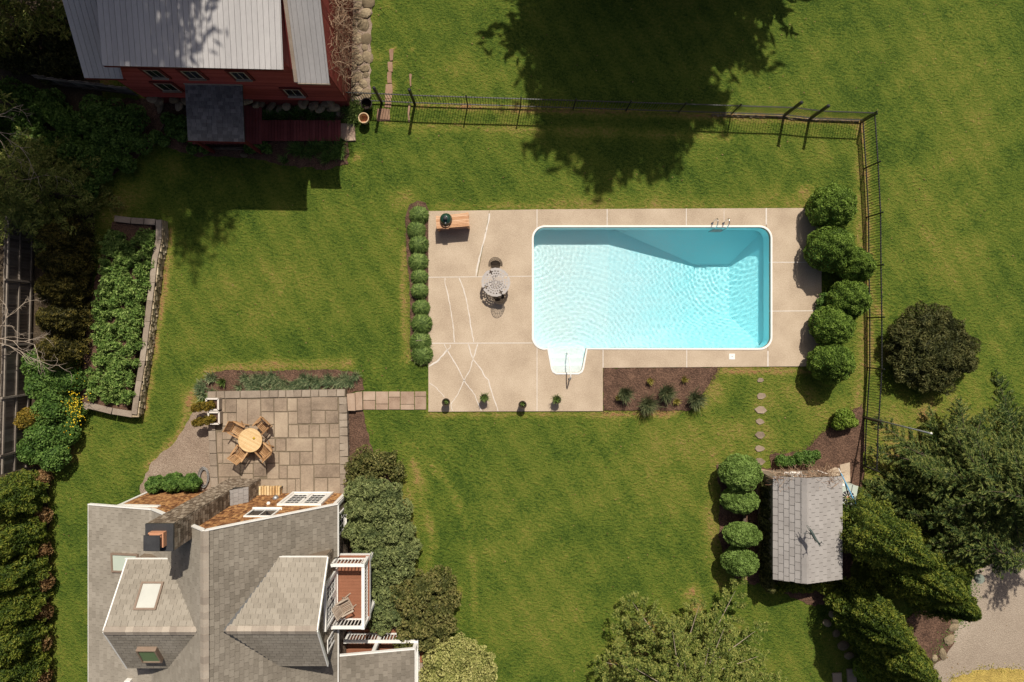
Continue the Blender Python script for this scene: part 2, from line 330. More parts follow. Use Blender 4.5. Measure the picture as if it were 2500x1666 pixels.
    def noise(s, d=4, st=None):
        n = N.new('ShaderNodeTexNoise'); n.inputs['Scale'].default_value = s; n.inputs['Detail'].default_value = d
        if st:
            mp = N.new('ShaderNodeMapping'); mp.inputs['Scale'].default_value = st; mp.inputs['Rotation'].default_value = (0, 0, .5)
            L.new(tc.outputs['Object'], mp.inputs[0]); L.new(mp.outputs[0], n.inputs['Vector'])
        else: L.new(tc.outputs['Object'], n.inputs['Vector'])
        return n.outputs['Fac']
    def op(o, a, b):
        x = N.new('ShaderNodeMath'); x.operation = o
        for i, v in enumerate((a, b)):
            if isinstance(v, (int, float)): x.inputs[i].default_value = v
            else: L.new(v, x.inputs[i])
        return x.outputs[0]
    big, mid, fine, vf = noise(.16, 4), noise(.8, 7), noise(6, 5, (1, 1.4, 1)), noise(17, 4)
    at_ = N.new('ShaderNodeAttribute'); at_.attribute_name = 'tint'
    s = op('ADD', op('ADD', op('MULTIPLY', big, .34), op('MULTIPLY', mid, .42)), op('ADD', op('MULTIPLY', fine, .46), op('MULTIPLY', vf, .50)))
    wv = N.new('ShaderNodeTexWave'); wv.wave_type = 'BANDS'; wv.inputs['Scale'].default_value = .34; wv.inputs['Distortion'].default_value = 2.2; wv.inputs['Detail'].default_value = 2; wv.inputs['Detail Scale'].default_value = .25
    wm = N.new('ShaderNodeMapping'); wm.inputs['Rotation'].default_value = (0, 0, -.55); L.new(tc.outputs['Object'], wm.inputs[0]); L.new(wm.outputs[0], wv.inputs['Vector'])
    s = op('ADD', s, op('MULTIPLY', op('MULTIPLY', wv.outputs['Fac'], big), .11))      # mower stripes
    s = op('SUBTRACT', s, .385)
    dr = op('MULTIPLY', at_.outputs['Fac'], op('ADD', op('MULTIPLY', fine, .55), op('MULTIPLY', mid, .35)))
    s = op('ADD', s, dr)
    cr = N.new('ShaderNodeValToRGB'); els = cr.color_ramp.elements
    ramp = [(.25, (.017,.038,.005)), (.40, (.048,.083,.011)), (.54, (.092,.128,.017)), (.70, (.150,.160,.027)), (.88, (.24,.18,.056)), (1.05, (.27,.145,.065))]
    while len(els) < len(ramp): els.new(.5)
    for e, (pos, c) in zip(els, ramp): e.position = pos; e.color = (*c, 1)
    L.new(s, cr.inputs[0]); L.new(cr.outputs[0], p.inputs['Base Color'])
    bp = N.new('ShaderNodeBump'); bp.inputs['Strength'].default_value = 1.0; bp.inputs['Distance'].default_value = .09
    L.new(op('ADD', op('MULTIPLY', vf, .8), op('MULTIPLY', fine, 1.0)), bp.inputs['Height']); L.new(bp.outputs[0], p.inputs['Normal'])
    o = link('lawn', fast_mesh('lawn', V, F, m, tint)); tag(o, kind='structure')
    M['lawn'] = m
build_lawn()

# ------------------------------------------------------------------ beds, gravel, driveway
def jag(poly, n=6, a=3.0):
    """photo-pixel outline made uneven"""
    out = []
    for (ax, ay), (bx, by) in zip(poly, poly[1:]+poly[:1]):
        m = max(1, int(math.hypot(bx-ax, by-ay)/ (10*n) * 6))
        for k in range(m):
            t = k/m; j = a if k else a*.3
            out.append((ax+(bx-ax)*t+random.uniform(-j, j), ay+(by-ay)*t+random.uniform(-j, j)))
    return out
def sheet(name, poly, z, m, j=3.0, depth=.15):
    P = [at(x, y)[:2] for x, y in (jag(poly, a=j) if j else poly)]
    mb = MB().prism(P, z-depth, z, .0); o = link(name, mb.mesh(name, m)); return tag(o, kind='structure')
sheet('driveway', [(2620,1300),(2470,1335),(2430,1370),(2380,1395),(2370,1440),(2365,1500),(2300,1560),(2250,1660),(2235,1800),(2620,1800)], .012, M['drive'], 4)
sheet('dry_grass_verge', [(2300,1690),(2330,1655),(2390,1636),(2450,1632),(2520,1640),(2620,1650),(2620,1720)], .03, mat('dry_verge', [(.25, (.22,.15,.04)), (.6, (.46,.34,.09)), (.85, (.56,.44,.16))], fine=20, bump=1, bdist=.06), 3)
sheet('gravel_bed', [(475,1000),(505,985),(520,1000),(516,1215),(350,1225),(342,1185),(370,1130),(430,1075),(455,1035)], .016, M['gravel'], 3)
sheet('mulch_bed', [(990,530),(1000,500),(1020,490),(1040,496),(1050,520),(1050,885),(1030,895),(1004,880),(1000,700),(992,600)], .018, M['mulch'], 1.5)
sheet('mulch_bed', [(1473,900),(1752,897),(1735,930),(1700,985),(1685,1002),(1473,1003)], .022, M['mulch'], 1.5)
sheet('mulch_bed', [(488,960),(492,935),(510,915),(550,904),(640,906),(800,902),(860,908),(885,925),(890,952),(845,960)], .018, M['mulch'], 2)
sheet('mulch_bed', [(845,1000),(885,1000),(900,1060),(912,1110),(960,1180),(985,1280),(975,1420),(1050,1450),(1060,1666),(820,1666),(830,1200)], .018, M['mulch'], 3)
sheet('mulch_bed', [(1880,1110),(1960,1105),(2020,1050),(2085,1000),(2106,985),(2110,1150),(2090,1240),(2070,1460),(1990,1480),(1880,1440)], .02, M['mulch'], 4)
sheet('mulch_bed', [(1748,1135),(1780,1125),(1860,1140),(1900,1150),(1898,1430),(1830,1425),(1765,1390),(1755,1300),(1760,1200)], .014, M['mulch'], 4)
sheet('mulch_bed', [(340,1225),(360,1205),(510,1195),(560,1190),(555,1260),(330,1260)], .024, M['mulch'], 2)
sheet('mulch_bed', [(640,345),(850,345),(850,400),(800,415),(700,405),(600,385),(470,380),(380,350),(340,380),(260,440),(240,350),(240,240),(850,250),(850,290),(640,300)], .016, M['mulch'], 4)

# ------------------------------------------------------------------ pool
PX0, PX1, PY0, PY1, PR = 1303, 1880, 556, 850, 27
def rounded():
    pts = []
    for cx, cy, a0 in ((PX0+PR, PY0+PR, 180), (PX1-PR, PY0+PR, 270), (PX1-PR, PY1-PR, 0)):
        for k in range(9):
            a = math.radians(a0+k*90/8); pts.append((cx+PR*math.cos(a), cy+PR*math.sin(a)))
    # the step bay on the bottom side
    pts += [(1431,850),(1421,899),(1418,906),(1411,910),(1359,910),(1352,906),(1349,899),(1339,850)]
    for k in range(9):
        a = math.radians(90+k*90/8); pts.append((PX0+PR+PR*math.cos(a), PY1-PR+PR*math.sin(a)))
    return pts
PATH = rounded()
def ring(off):
    P = np.array(PATH); e = np.roll(P, -1, 0)-P; e /= np.linalg.norm(e, axis=1)[:, None]+1e-9
    nn = np.stack([e[:,1], -e[:,0]], 1); m = nn+np.roll(nn, 1, 0); m /= np.linalg.norm(m, axis=1)[:, None]
    return P+m*off
def loops(mb, specs):
    """specs: list of (offset in px, z); joins the rings in order"""
    n = len(PATH); V = []; F = []
    for off, z in specs: V += [(*at(x, y)[:2], z) for x, y in ring(off)]
    for i in range(len(specs)-1): F += [(i*n+k, i*n+(k+1) % n, (i+1)*n+(k+1) % n, (i+1)*n+k) for k in range(n)]
    return mb.add(V, F)
basin = thing('pool', loc=at(1590, 700), kind='structure')
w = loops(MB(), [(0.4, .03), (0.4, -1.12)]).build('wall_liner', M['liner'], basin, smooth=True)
w.data.attributes['tint'].data.foreach_set('value', np.array([np.clip(.72-(x-1330)/900, .1, .72) for x, y in list(ring(.4))*2], np.float32))  # wall tint falls towards the deep end, painting in the water's absorption
def pt(x, y, za, z): a = at(x, y, za); return (a[0], a[1], z)
S, D = -1.08, -2.45; SA, DA = -.8, -1.85
gx0, gx1, gy0, gy1 = PX0-8, PX1+8, PY0-8, PY1+8
def depth_tint(x): return float(np.clip(1.02-(x-1330)/420, -.05, 1.02))      # paler when shallow, aqua when deep: water's light absorption painted on the liner
def liner_patch(name, quad, nu, nv):
    """bilinear patch of the liner; quad: four (x, y, z) corners"""
    P = np.array(quad); u, v = np.meshgrid(np.linspace(0,1,nu+1), np.linspace(0,1,nv+1)); w4 = np.stack([(1-u)*(1-v), u*(1-v), u*v, (1-u)*v], -1)
    V = (w4@P).reshape(-1,3); i = np.arange(len(V)).reshape(u.shape); F = np.stack([i[:-1,:-1], i[:-1,1:], i[1:,1:], i[1:,:-1]], -1).reshape(-1,4)
    o = link(name, fast_mesh(name, V-np.array(basin.location), F, M['liner'], [depth_tint(x/K+NX) for x in V[:,0]]), basin); o.cycles.is_caustics_receiver = True
A, B = pt(1492,gy0,0,S), pt(1492,gy1,0,S); G, Hh = pt(gx1,gy0,0,S), pt(gx1,gy1,0,S)
C_, D_, E_, F_ = pt(1695,646,DA,D), pt(1780,646,DA,D), pt(1780,772,DA,D), pt(1695,772,DA,D)
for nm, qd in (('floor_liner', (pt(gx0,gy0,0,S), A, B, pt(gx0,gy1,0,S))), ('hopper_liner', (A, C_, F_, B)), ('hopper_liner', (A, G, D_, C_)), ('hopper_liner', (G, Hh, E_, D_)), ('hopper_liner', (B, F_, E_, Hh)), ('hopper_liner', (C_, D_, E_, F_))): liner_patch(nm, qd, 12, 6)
st = MB()
for i, (ya, yb, z) in enumerate([(893,912,-.17),(874,893,-.34),(850,874,-.55)]):
    x0, x1 = at(1337, ya)[0], at(1433, ya)[0]; st.box(x0, x1, at(0, yb)[1], at(0, ya)[1]+.002, -1.1, z)
so_ = st.build('steps', M['fibreglass'], basin)
cp = loops(MB(), [(.2, .01), (.2, .062), (.8, .07), (4.0, .07), (4.8, .062), (4.8, .035)]).build('coping_edge', M['white'], basin)
for o in (w, so_): o.cycles.is_caustics_receiver = True
# rippled water
def water():
    st_ = .027
    x0, x1 = at(PX0-3, 0)[0], at(PX1+3, 0)[0]; y0, y1 = at(0, 914)[1], at(0, PY0-3)[1]
    xs = np.arange(x0, x1, st_); ys = np.arange(y0, y1, st_); gx, gy = np.meshgrid(xs, ys); h = np.zeros_like(gx)
    def src(px, py, wl, a, fall, ph=0):
        nonlocal h; cx, cy, _ = at(px, py); r = np.hypot(gx-cx, gy-cy); h += a*np.sin(2*np.pi*r/wl+ph)*np.exp(-r/fall)
    src(1390,905,.17,.0006,2.6); src(1420,850,.24,.0006,6); src(1870,570,.23,.0007,3.4); src(1830,600,.19,.0004,3.0)
    src(1308,590,.17,.0006,1.4); src(1290,560,.26,.0007,4); src(1880,840,.28,.0005,5); src(1760,560,.2,.0004,2.6)
    r2 = np.random.default_rng(3)
    for k in range(22):
        t = r2.uniform(0, 2*np.pi); wl = r2.uniform(.14, .45); ph = r2.uniform(0, 6.28)
        wob = .5+.5*np.sin(gx*r2.uniform(.3,1)+gy*r2.uniform(.3,1)+ph)
        h += .00025*wl/.4*wob*np.sin((gx*np.cos(t)+gy*np.sin(t))*2*np.pi/wl+ph+.8*np.sin(gx*.7+gy*.9+ph))
    V = np.stack([gx, gy, h-.075], -1).reshape(-1, 3); idx = np.arange(gx.size).reshape(gx.shape)
    F = np.stack([idx[:-1,:-1], idx[:-1,1:], idx[1:,1:], idx[1:,:-1]], -1).reshape(-1, 4)
    c = V[F[:,0]]; cpx = c[:,0]/K+NX; cpy = NY-c[:,1]/K
    F = F[(cpy < 854) | ((cpx > 1336) & (cpx < 1434))]
    m = bpy.data.materials.new('pool_water'); m.use_nodes = True; nt = m.node_tree; nt.nodes.clear()
    o = nt.nodes.new('ShaderNodeOutputMaterial'); g = nt.nodes.new('ShaderNodeBsdfGlass')
    g.inputs['IOR'].default_value = 1.33; g.inputs['Roughness'].default_value = 0; g.inputs['Color'].default_value = (.97,1,1,1)
    nt.links.new(g.outputs[0], o.inputs[0])
    ob = link('pool_water', fast_mesh('pool_water', V, F, m, smooth=True)); tag(ob, kind='structure')
    ob.cycles.is_caustics_caster = True
water()

# ------------------------------------------------------------------ concrete pool deck, slab by slab
deck = thing('pool_deck', loc=at(1500, 750), kind='structure')
def arc(cx, cy, a0, a1, n=8): return [(cx+PR*math.cos(math.radians(a0+(a1-a0)*k/n)), cy+PR*math.sin(math.radians(a0+(a1-a0)*k/n))) for k in range(n+1)]
def slab(poly):
    g = .45
    return MB().prism([at(x, y)[:2] for x, y in poly], -.16, .04, .006).build('slab', M['concrete'], deck)
x_l = PX0+.2; tl = arc(PX0+PR, PY0+PR, 180, 270); tr = arc(PX1-PR, PY0+PR, 270, 360); br = arc(PX1-PR, PY1-PR, 0, 90); bl = arc(PX0+PR, PY1-PR, 90, 180)
cutl = [p for p in tl if p[0] <= 1311]; cutl2 = [p for p in tl if p[0] > 1311]
tx = 1311; ty = PY0+PR-math.sqrt(PR*PR-(PX0+PR-tx)**2); by_ = PY1-PR+math.sqrt(PR*PR-(PX0+PR-tx)**2)
slab([(1046,516),(1195,514),(1165,676.2),(1046,677)])
slab([(1195.5,514),(1310.6,512),(1310.6,ty)] + cutl[::-1] + [(PX0,674.3),(1166,676.2)])
slab([(1046,678),(PX0,675.3),(PX0,823)] + [p for p in bl if p[0] <= 1311][::-1][0:0] + [(PX0,837),(1046,838)])
slab([(1046,839),(PX0,838)] + [(x, y) for x, y in bl[::-1] if x <= 1311 and y > 838] + [(1310.6,by_),(1310.6,1004.5),(1046,1005.5)])
slab([(1311.6,by_)] + [(x, y) for x, y in bl[::-1] if x > 1311.6] + [(1339,850),(1349,899),(1352,906),(1359,910),(1411,910),(1418,906),(1421,899),(1431,850),(1471.6,850),(1471.6,1004),(1311.6,1004.5)])
slab([(1472.4,850),(1675.6,850),(1675.6,897),(1472.4,898.5)])
slab([(1676.4,850)] + [(1853,850)] + [p for p in br[::-1] if p[0] < 1874 and p[0] > 1853] + [(1873.6,PY1-PR+math.sqrt(PR*PR-(1873.6-PX1+PR)**2)),(1873.6,895.5),(1676.4,897)])
slab([(1874.4,PY1-PR+math.sqrt(PR*PR-(1874.4-PX1+PR)**2))] + [p for p in br[::-1] if p[0] > 1874.4] + [(1880,760.5),(2005,759.5),(2005,894.5),(1874.4,895.5)])
slab([(1880,641.5),(2005,641.5),(2005,758.6),(1880,759.6)])
slab([(1870.5,509),(2005,508.5),(2005,640.6),(1880,640.6)] + [p for p in tr[::-1] if p[0] > 1870.5] + [(1870.5,PY0+PR-math.sqrt(PR*PR-(1870.5-PX1+PR)**2))])
slab([(1675.4,510),(1869.5,509),(1869.5,PY0+PR-math.sqrt(PR*PR-(1869.5-PX1+PR)**2))] + [p for p in tr[::-1] if p[0] < 1869.5] + [(1675.4,556)])
slab([(1482.4,511),(1674.6,510),(1674.6,556),(1482.4,556)])
slab([(1311.4,512),(1481.6,511),(1481.6,556)] + [p for p in tl[::-1] if p[0] > 1311.4] + [(1311.4,ty)])
def strip_line(name, pts, w, m, parent, z=.0445, jit=0.0):
    """flat ribbon along photo-pixel points, w px wide"""
    P = []
    for (ax, ay), (bx, by) in zip(pts[:-1], pts[1:]):
        n = max(1, int(math.hypot(bx-ax, by-ay)/7))
        P += [(ax+(bx-ax)*k/n + (random.uniform(-jit, jit) if k else 0), ay+(by-ay)*k/n + (random.uniform(-jit, jit) if k else 0)) for k in range(n)]
    P.append(pts[-1]); A_ = np.array(P); d = np.gradient(A_, axis=0); d /= np.linalg.norm(d, axis=1)[:, None]+1e-9
    nn = np.stack([-d[:,1], d[:,0]], 1); ww = (w/2*(1+(RNG.uniform(-.35, .45, len(P)) if jit else 0*A_[:,0])))[:, None]
    Lp, Rp = A_+nn*ww, A_-nn*ww
    zb = z-.02
    V = [(*at(*p)[:2], z) for p in Lp]+[(*at(*p)[:2], z) for p in Rp]+[(*at(*p)[:2], zb) for p in Lp]+[(*at(*p)[:2], zb) for p in Rp]; n = len(P)
    F = []
    for k in range(n-1): F += [(k, k+1, n+k+1, n+k), (2*n+k, 2*n+k+1, k+1, k), (n+k, n+k+1, 3*n+k+1, 3*n+k)]
    mb = MB().add(V, F); return mb.build(name, m, parent)
for a, b, w_ in [((1046,677.5),(1300,674.8),1.5),((1046,838.5),(1300,837.6),1.8),((1311,512),(1311,ty-5),1.8),((1311,by_+6),(1311,1004),1.5),((1482,511),(1482,551),2),
                 ((1675,510),(1675,551),2),((1767,509.5),(1767,551),.9),((1870,509),(1870,549),3.2),((1885,641),(2004,641),1.9),((1885,760),(2004,759),1.9),((1472,855),(1472,898),1.9),
                 ((1676,855),(1676,897),1.8),((1874,857),(1874,895),3.0)]:
    strip_line('joint_sealant', [a, b], w_, M['sealant'], deck, jit=.0)
for pts, w_ in [([(1195,522),(1192,545),(1184,580),(1172,625),(1164,660),(1162,674)],2.9),([(1087,680),(1087,694),(1095,725),(1100,755),(1106,790),(1110,836)],1.9),
                ([(1121,679),(1132,706),(1140,740),(1147,775),(1150,800),(1157,836)],2.1),([(1085,841),(1092,855),(1100,848),(1099,842)],1.8),([(1092,855),(1066,884),(1047,895)],3.0),
                ([(1092,855),(1115,893),(1134,930),(1160,965),(1175,1003)],2.0),([(1144,841),(1149,862),(1155,877),(1166,841)],2.2),([(1155,878),(1147,905),(1134,928),(1118,963),(1101,987)],1.7),
                ([(1155,878),(1177,905),(1184,920),(1193,928),(1200,955),(1210,985),(1216,1004)],2.0),([(1048,935),(1066,947),(1085,970)],1.1),([(1101,987),(1105,1003)],1.4)]:
    strip_line('crack_sealant', pts, w_, M['sealant'], deck, z=.0475, jit=.8)
# skimmer lid
sk = thing('skimmer_cover', 'square white skimmer lid set in the deck below the pool', 'lid', at(1787, 871, .04))
MB().prism([(-.135,-.135),(.135,-.135),(.135,.135),(-.135,.135)], 0, .015, .004).build('lid', M['white'], sk, world=False)
MB().lathe([(.02,.014),(.02,.02)], 10).build('finger_hole', M['darkgrey'], sk, world=False)

# ------------------------------------------------------------------ patio
PZ = .40
patio = thing('patio', loc=at(670, 1080), kind='structure')
def pz(zx, zy): return (450+zx/4.706, 860+zy/4.706)
def pquad(pts, name='flagstone', m='flag', z=PZ, gap=.9, ch=.008, low=.12):
    P = [at(*pz(*p), z)[:2] for p in pts]; c = np.mean(P, 0); P = [tuple(np.array(p)+(c-p)/np.linalg.norm(c-p)*gap*K) for p in P]
    return MB().prism(P, z-low, z+random.uniform(-.006, .006), ch).build(name, M[m], patio)
bx0, bx1, by0, by1 = at(*pz(265, 455), PZ), at(*pz(1870, 455), PZ), at(*pz(0, 440), PZ), at(*pz(0, 1640), PZ)
body = [at(*pz(*p), PZ)[:2] for p in [(268,455),(1848,430),(1886,1640),(300,1640),(280,840),(268,560)]]
MB().prism(body, -.05, PZ-.03).build('patio_bed', M['sand'], patio)
tops = [265,365,462,640,875,975,1080,1165,1255,1350,1450,1545,1645,1750,1848]
for a, b in zip(tops[:-1], tops[1:]):
    ya = 452-(a-265)*.0165; yb = 452-(b-265)*.0165; sk_ = random.uniform(-10, 10)
    pquad([(a, ya), (b, yb), (b+sk_*.5, yb+84), (a+sk_*.5, ya+84)], 'coping_stone', 'coping', PZ+.03)
rs = [515,600,700,780,860,960,1050,1130,1200,1290,1400,1520,1640]
for a, b in zip(rs[:-1], rs[1:]):
    sh = random.uniform(-12, 12)
    pquad([(1768+a*.012, a+4+sh*.3), (1850+a*.03, a-sh), (1850+b*.03, b-sh*.2), (1768+b*.012, b+4)], 'coping_stone', 'coping', PZ+.03)
ls = [838,900,1020,1165,1310,1440,1560,1640]
for a, b in zip(ls[:-1], ls[1:]): pquad([(270+(a-800)*.04, a), (352+(a-800)*.05, a), (352+(b-800)*.05, b), (270+(b-800)*.04, b)], 'coping_stone', 'coping', PZ+.03)
R_ = [(470,600,540,695),(600,725,540,850),(725,875,540,840),(880,1025,535,685),(1030,1178,530,685),(1185,1295,530,680),(1300,1455,525,825),(1455,1762,515,668),
 (415,466,540,695),(440,498,700,850),(500,598,700,850),(885,1030,690,835),(1035,1190,690,985),(1195,1298,685,830),(1462,1618,672,823),(1622,1772,672,820),
 (435,605,858,1003),(608,738,855,1000),(742,880,845,990),(885,1030,840,990),(1198,1310,838,985),(1315,1430,836,985),(1435,1550,834,983),(1555,1665,828,982),(1670,1778,825,980),
 (375,435,920,1160),(440,590,1008,1160),(595,720,1005,1160),(725,880,995,1140),(885,1042,995,1140),(1050,1165,995,1140),(1170,1470,992,1140),(1478,1625,990,1290),(1630,1783,985,1285),
 (385,440,1165,1280),(443,590,1165,1280),(595,800,1165,1280),(805,945,1145,1275),(950,1085,1145,1275),(1090,1210,1150,1300),(1215,1325,1150,1300),(1330,1475,1145,1295),
 (390,640,1285,1435),(645,790,1285,1395),(795,945,1280,1430),(950,1085,1280,1460),(1090,1180,1305,1457),(1185,1330,1305,1455),(1335,1485,1300,1640),(1490,1788,1293,1440),
 (395,515,1440,1520),(520,640,1440,1515),(645,790,1400,1510),(795,870,1435,1500),(875,1180,1462,1640),(1183,1275,1460,1640),(1280,1330,1455,1640),(1495,1645,1445,1640),(1650,1792,1445,1640),
 (395,515,1525,1640),(520,640,1520,1640),(645,870,1515,1640)]
for x0, x1, y0, y1 in R_: pquad([(x0,y0),(x1,y0),(x1,y1),(x0,y1)], gap=1.0)
# dry-stone edge under the right coping
for k in range(26):
    y = 700+k*36; x = 1872+(y-500)*.018; c = at(*pz(x, y), .2)
    MB().prism([(c[0]-.06, c[1]-.06), (c[0]+random.uniform(.0,.035), c[1]-.065), (c[0]+random.uniform(.0,.035), c[1]+.065), (c[0]-.06, c[1]+.06)], .0, random.uniform(.3,.38), .01).build('edge_stone', M['coping'], patio)
# steps and flagged path to the pool
path = thing('path', loc=at(960, 978), kind='structure')
def ppoly(pts, z, name, m, parent, ch=.008, low=.1, gap=.6):
    P = [at(*p, z)[:2] for p in pts]; c = np.mean(P, 0); P = [tuple(np.array(p)+(c-p)/np.linalg.norm(c-p)*gap*K) for p in P]
    return MB().prism(P, z-low, z, ch).build(name, M[m], parent)
ppoly([(846,962),(866,960),(868,1004),(849,1004)], .28, 'step', 'pinkstone', path, low=.3)
ppoly([(867,958),(884,956),(885,1002),(869,1003)], .15, 'step', 'pinkstone', path, low=.2)
xs_ = [886,917,948,977,1012,1041]
for i, (a, b) in enumerate(zip(xs_[:-1], xs_[1:])):
    cut = [978, 987, 970, 988, 968][i]
    ppoly([(a,956),(b,956),(b,cut),(a,cut)], .03, 'paver', 'pinkstone', path, gap=.9); ppoly([(a,cut),(b,cut),(b,1001),(a,1001)], .03, 'paver', 'pinkstone', path, gap=.9)
# stepping stones in the lawn
for i, (x, y, r, lab) in enumerate([(1856,928,8,'closest to the pool deck'),(1858,967,10,'second from the pool deck'),(1858,1002,13,'large and third from the pool deck'),(1855,1030,9,'small oval, fourth from the pool deck'),
                                    (1855,1062,12,'fifth from the pool deck'),(1855,1096,10,'three-cornered, sixth from the pool deck'),(1854,1128,12,'last one beside the globe bush')]):
    n = random.randint(6, 8); P = []
    for k in range(n):
        a = 2*math.pi*k/n+random.uniform(-.25, .25); rr = r*random.uniform(.8, 1.12); P.append(at(x+rr*1.2*math.cos(a), y+rr*.85*math.sin(a))[:2])
    single('stepping_stone', MB().prism(P[::-1], -.05, .035, .012), M['flag'], f'grey stepping stone in the lawn, {lab}', 'stone', 'stepping stones to the shed')

sheet('mulch_bed', [(2140,1600),(2190,1530),(2240,1490),(2310,1490),(2334,1515),(2328,1570),(2296,1612),(2240,1650)], .026, M['mulch'], 3)
sheet('stony_strip', [(856,0),(908,0),(906,120),(902,248),(852,250),(852,120)], .012, M['gravel'], 3)

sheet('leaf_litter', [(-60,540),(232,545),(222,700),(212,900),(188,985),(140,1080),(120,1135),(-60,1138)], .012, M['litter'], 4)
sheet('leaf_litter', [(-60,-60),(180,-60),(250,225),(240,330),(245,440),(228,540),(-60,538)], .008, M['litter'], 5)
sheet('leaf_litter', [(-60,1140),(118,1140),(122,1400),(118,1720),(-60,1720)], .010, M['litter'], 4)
# ------------------------------------------------------------------ shingled planes
def clip_poly(sub, conv):
    out = sub
    for i in range(len(conv)):
        (ax, ay), (bx, by) = conv[i], conv[(i+1) % len(conv)]
        inp, out = out, []
        side = lambda p: (bx-ax)*(p[1]-ay)-(by-ay)*(p[0]-ax)
        for j in range(len(inp)):
            p, r = inp[j], inp[(j+1) % len(inp)]; sp, sr = side(p), side(r)
            if sp >= -1e-9: out.append(p)
            if (sp > 1e-9) != (sr > 1e-9) and abs(sp-sr) > 1e-12 and (sp*sr < 0):
                t = sp/(sp-sr); out.append((p[0]+(r[0]-p[0])*t, p[1]+(r[1]-p[1])*t))
        if len(out) < 3: return []
    return out
def area2(p): return abs(sum(p[i][0]*p[(i+1) % len(p)][1]-p[(i+1) % len(p)][0]*p[i][1] for i in range(len(p))))/2
def shingle_pieces(poly, course, tab, thick, jitter=.15, lap=.25, gap=.005):
    """poly: 3D convex outline, first edge = lower edge, counter-clockwise from outside. Returns [(verts, faces, area)]"""
    P = [Vector(p) for p in poly]; U = (P[1]-P[0]).normalized(); N = U.cross(P[-1]-P[0]).normalized(); V = N.cross(U)
    uv = [((p-P[0]).dot(U), (p-P[0]).dot(V)) for p in P]
    u0, u1 = min(u for u, v in uv), max(u for u, v in uv); v0, v1 = min(v for u, v in uv), max(v for u, v in uv)
    out = []; r = 0; v = v0
    while v < v1-1e-4:
        u = u0-tab*((r % 2)*.5+random.uniform(0, .1))
        while u < u1:
            w = tab*random.uniform(1-jitter, 1+jitter)
            c = clip_poly([(u+gap, v), (u+w-gap, v), (u+w-gap, v+course*(1+lap)), (u+gap, v+course*(1+lap))], uv)
            u += w
            if len(c) < 3 or area2(c) < .0008: continue
            off = lambda q_: thick*(1.15-.95*min(1, (q_[1]-v)/course/(1+lap)))
            k = random.uniform(0, .25)*thick
            top = [P[0]+U*a+V*b+N*(off((a, b))+k) for a, b in c]; bot = [P[0]+U*a+V*b-N*.002 for a, b in c]; n = len(c)
            out.append((top+bot, [tuple(range(n))]+[(i+n, (i+1) % n+n, (i+1) % n, i) for i in range(n)], area2(c)))
        v += course; r += 1
    return out
def up_poly(poly):
    """order a roof outline so that its first edge is the eave and it faces up"""
    P = [Vector(p) for p in poly]
    if (P[1]-P[0]).cross(P[-1]-P[0]).z < 0: poly = [poly[1], poly[0]] + list(poly[2:])[::-1]
    return poly
def roof_base(mb, poly, th=.10):
    P = [Vector(p) for p in poly]; N = (P[1]-P[0]).cross(P[-1]-P[0]).normalized(); n = len(P)
    mb.add([p-N*.004 for p in P]+[p-N*th for p in P], [tuple(range(n)), tuple(range(n, 2*n))[::-1]]+[(i+n, (i+1) % n+n, (i+1) % n, i) for i in range(n)])
def scatter_pieces(pieces, name, m, parent, most=300):
    """the largest pieces as parts of their own, the rest joined as stuff"""
    off = Vector(parent.matrix_basis.translation); random.shuffle(pieces)
    pieces = sorted(pieces, key=lambda p: -round(p[2]/.03))
    for V, F, a in pieces[:most]:
        MB().add(V, F).build(name, m, parent)
    if pieces[most:]:
        mb = MB()
        for V, F, a in pieces[most:]: mb.add(V, F)
        tag(mb.build(name+'_field', m, parent), kind='stuff')
def on_plane(px, py, p0, n):
    a, b = Vector(at(px, py, 0)), Vector(at(px, py, 10)); d = b-a; t = (Vector(p0)-a).dot(n)/d.dot(n); return a+d*t
def plane_of(poly): P = [Vector(p) for p in poly]; return P[0], (P[1]-P[0]).cross(P[-1]-P[0]).normalized()
def frame_quad(c, n, raise_, width, mf, mp, parent, name, hood=0.0):
    """a framed pane lying on a plane: c = four corners, n = plane normal"""
    c = [Vector(p) for p in c]; ctr = sum(c, Vector())/4
    ins = []
    for i in range(4):
        a, b = (c[(i+1) % 4]-c[i]).normalized(), (c[i-1]-c[i]).normalized(); ins.append(c[i]+(a+b)*width)
    lo = [p-n*.03 for p in c]; hi = [p+n*raise_ for p in c]; ih = [p+n*raise_ for p in ins]; il = [p+n*(raise_-.035) for p in ins]
    F = []
    for i in range(4):
        j = (i+1) % 4; F += [(i, j, 4+j, 4+i), (4+i, 4+j, 8+j, 8+i), (8+i, 8+j, 12+j, 12+i)]
    fr = MB().add(lo+hi+ih+il, F).build(name, M[mf], parent)
    off = parent.matrix_basis.translation
    MB().add([p-off for p in il], [(0, 1, 2, 3)]).build('pane', M[mp], fr, world=False)
    return fr
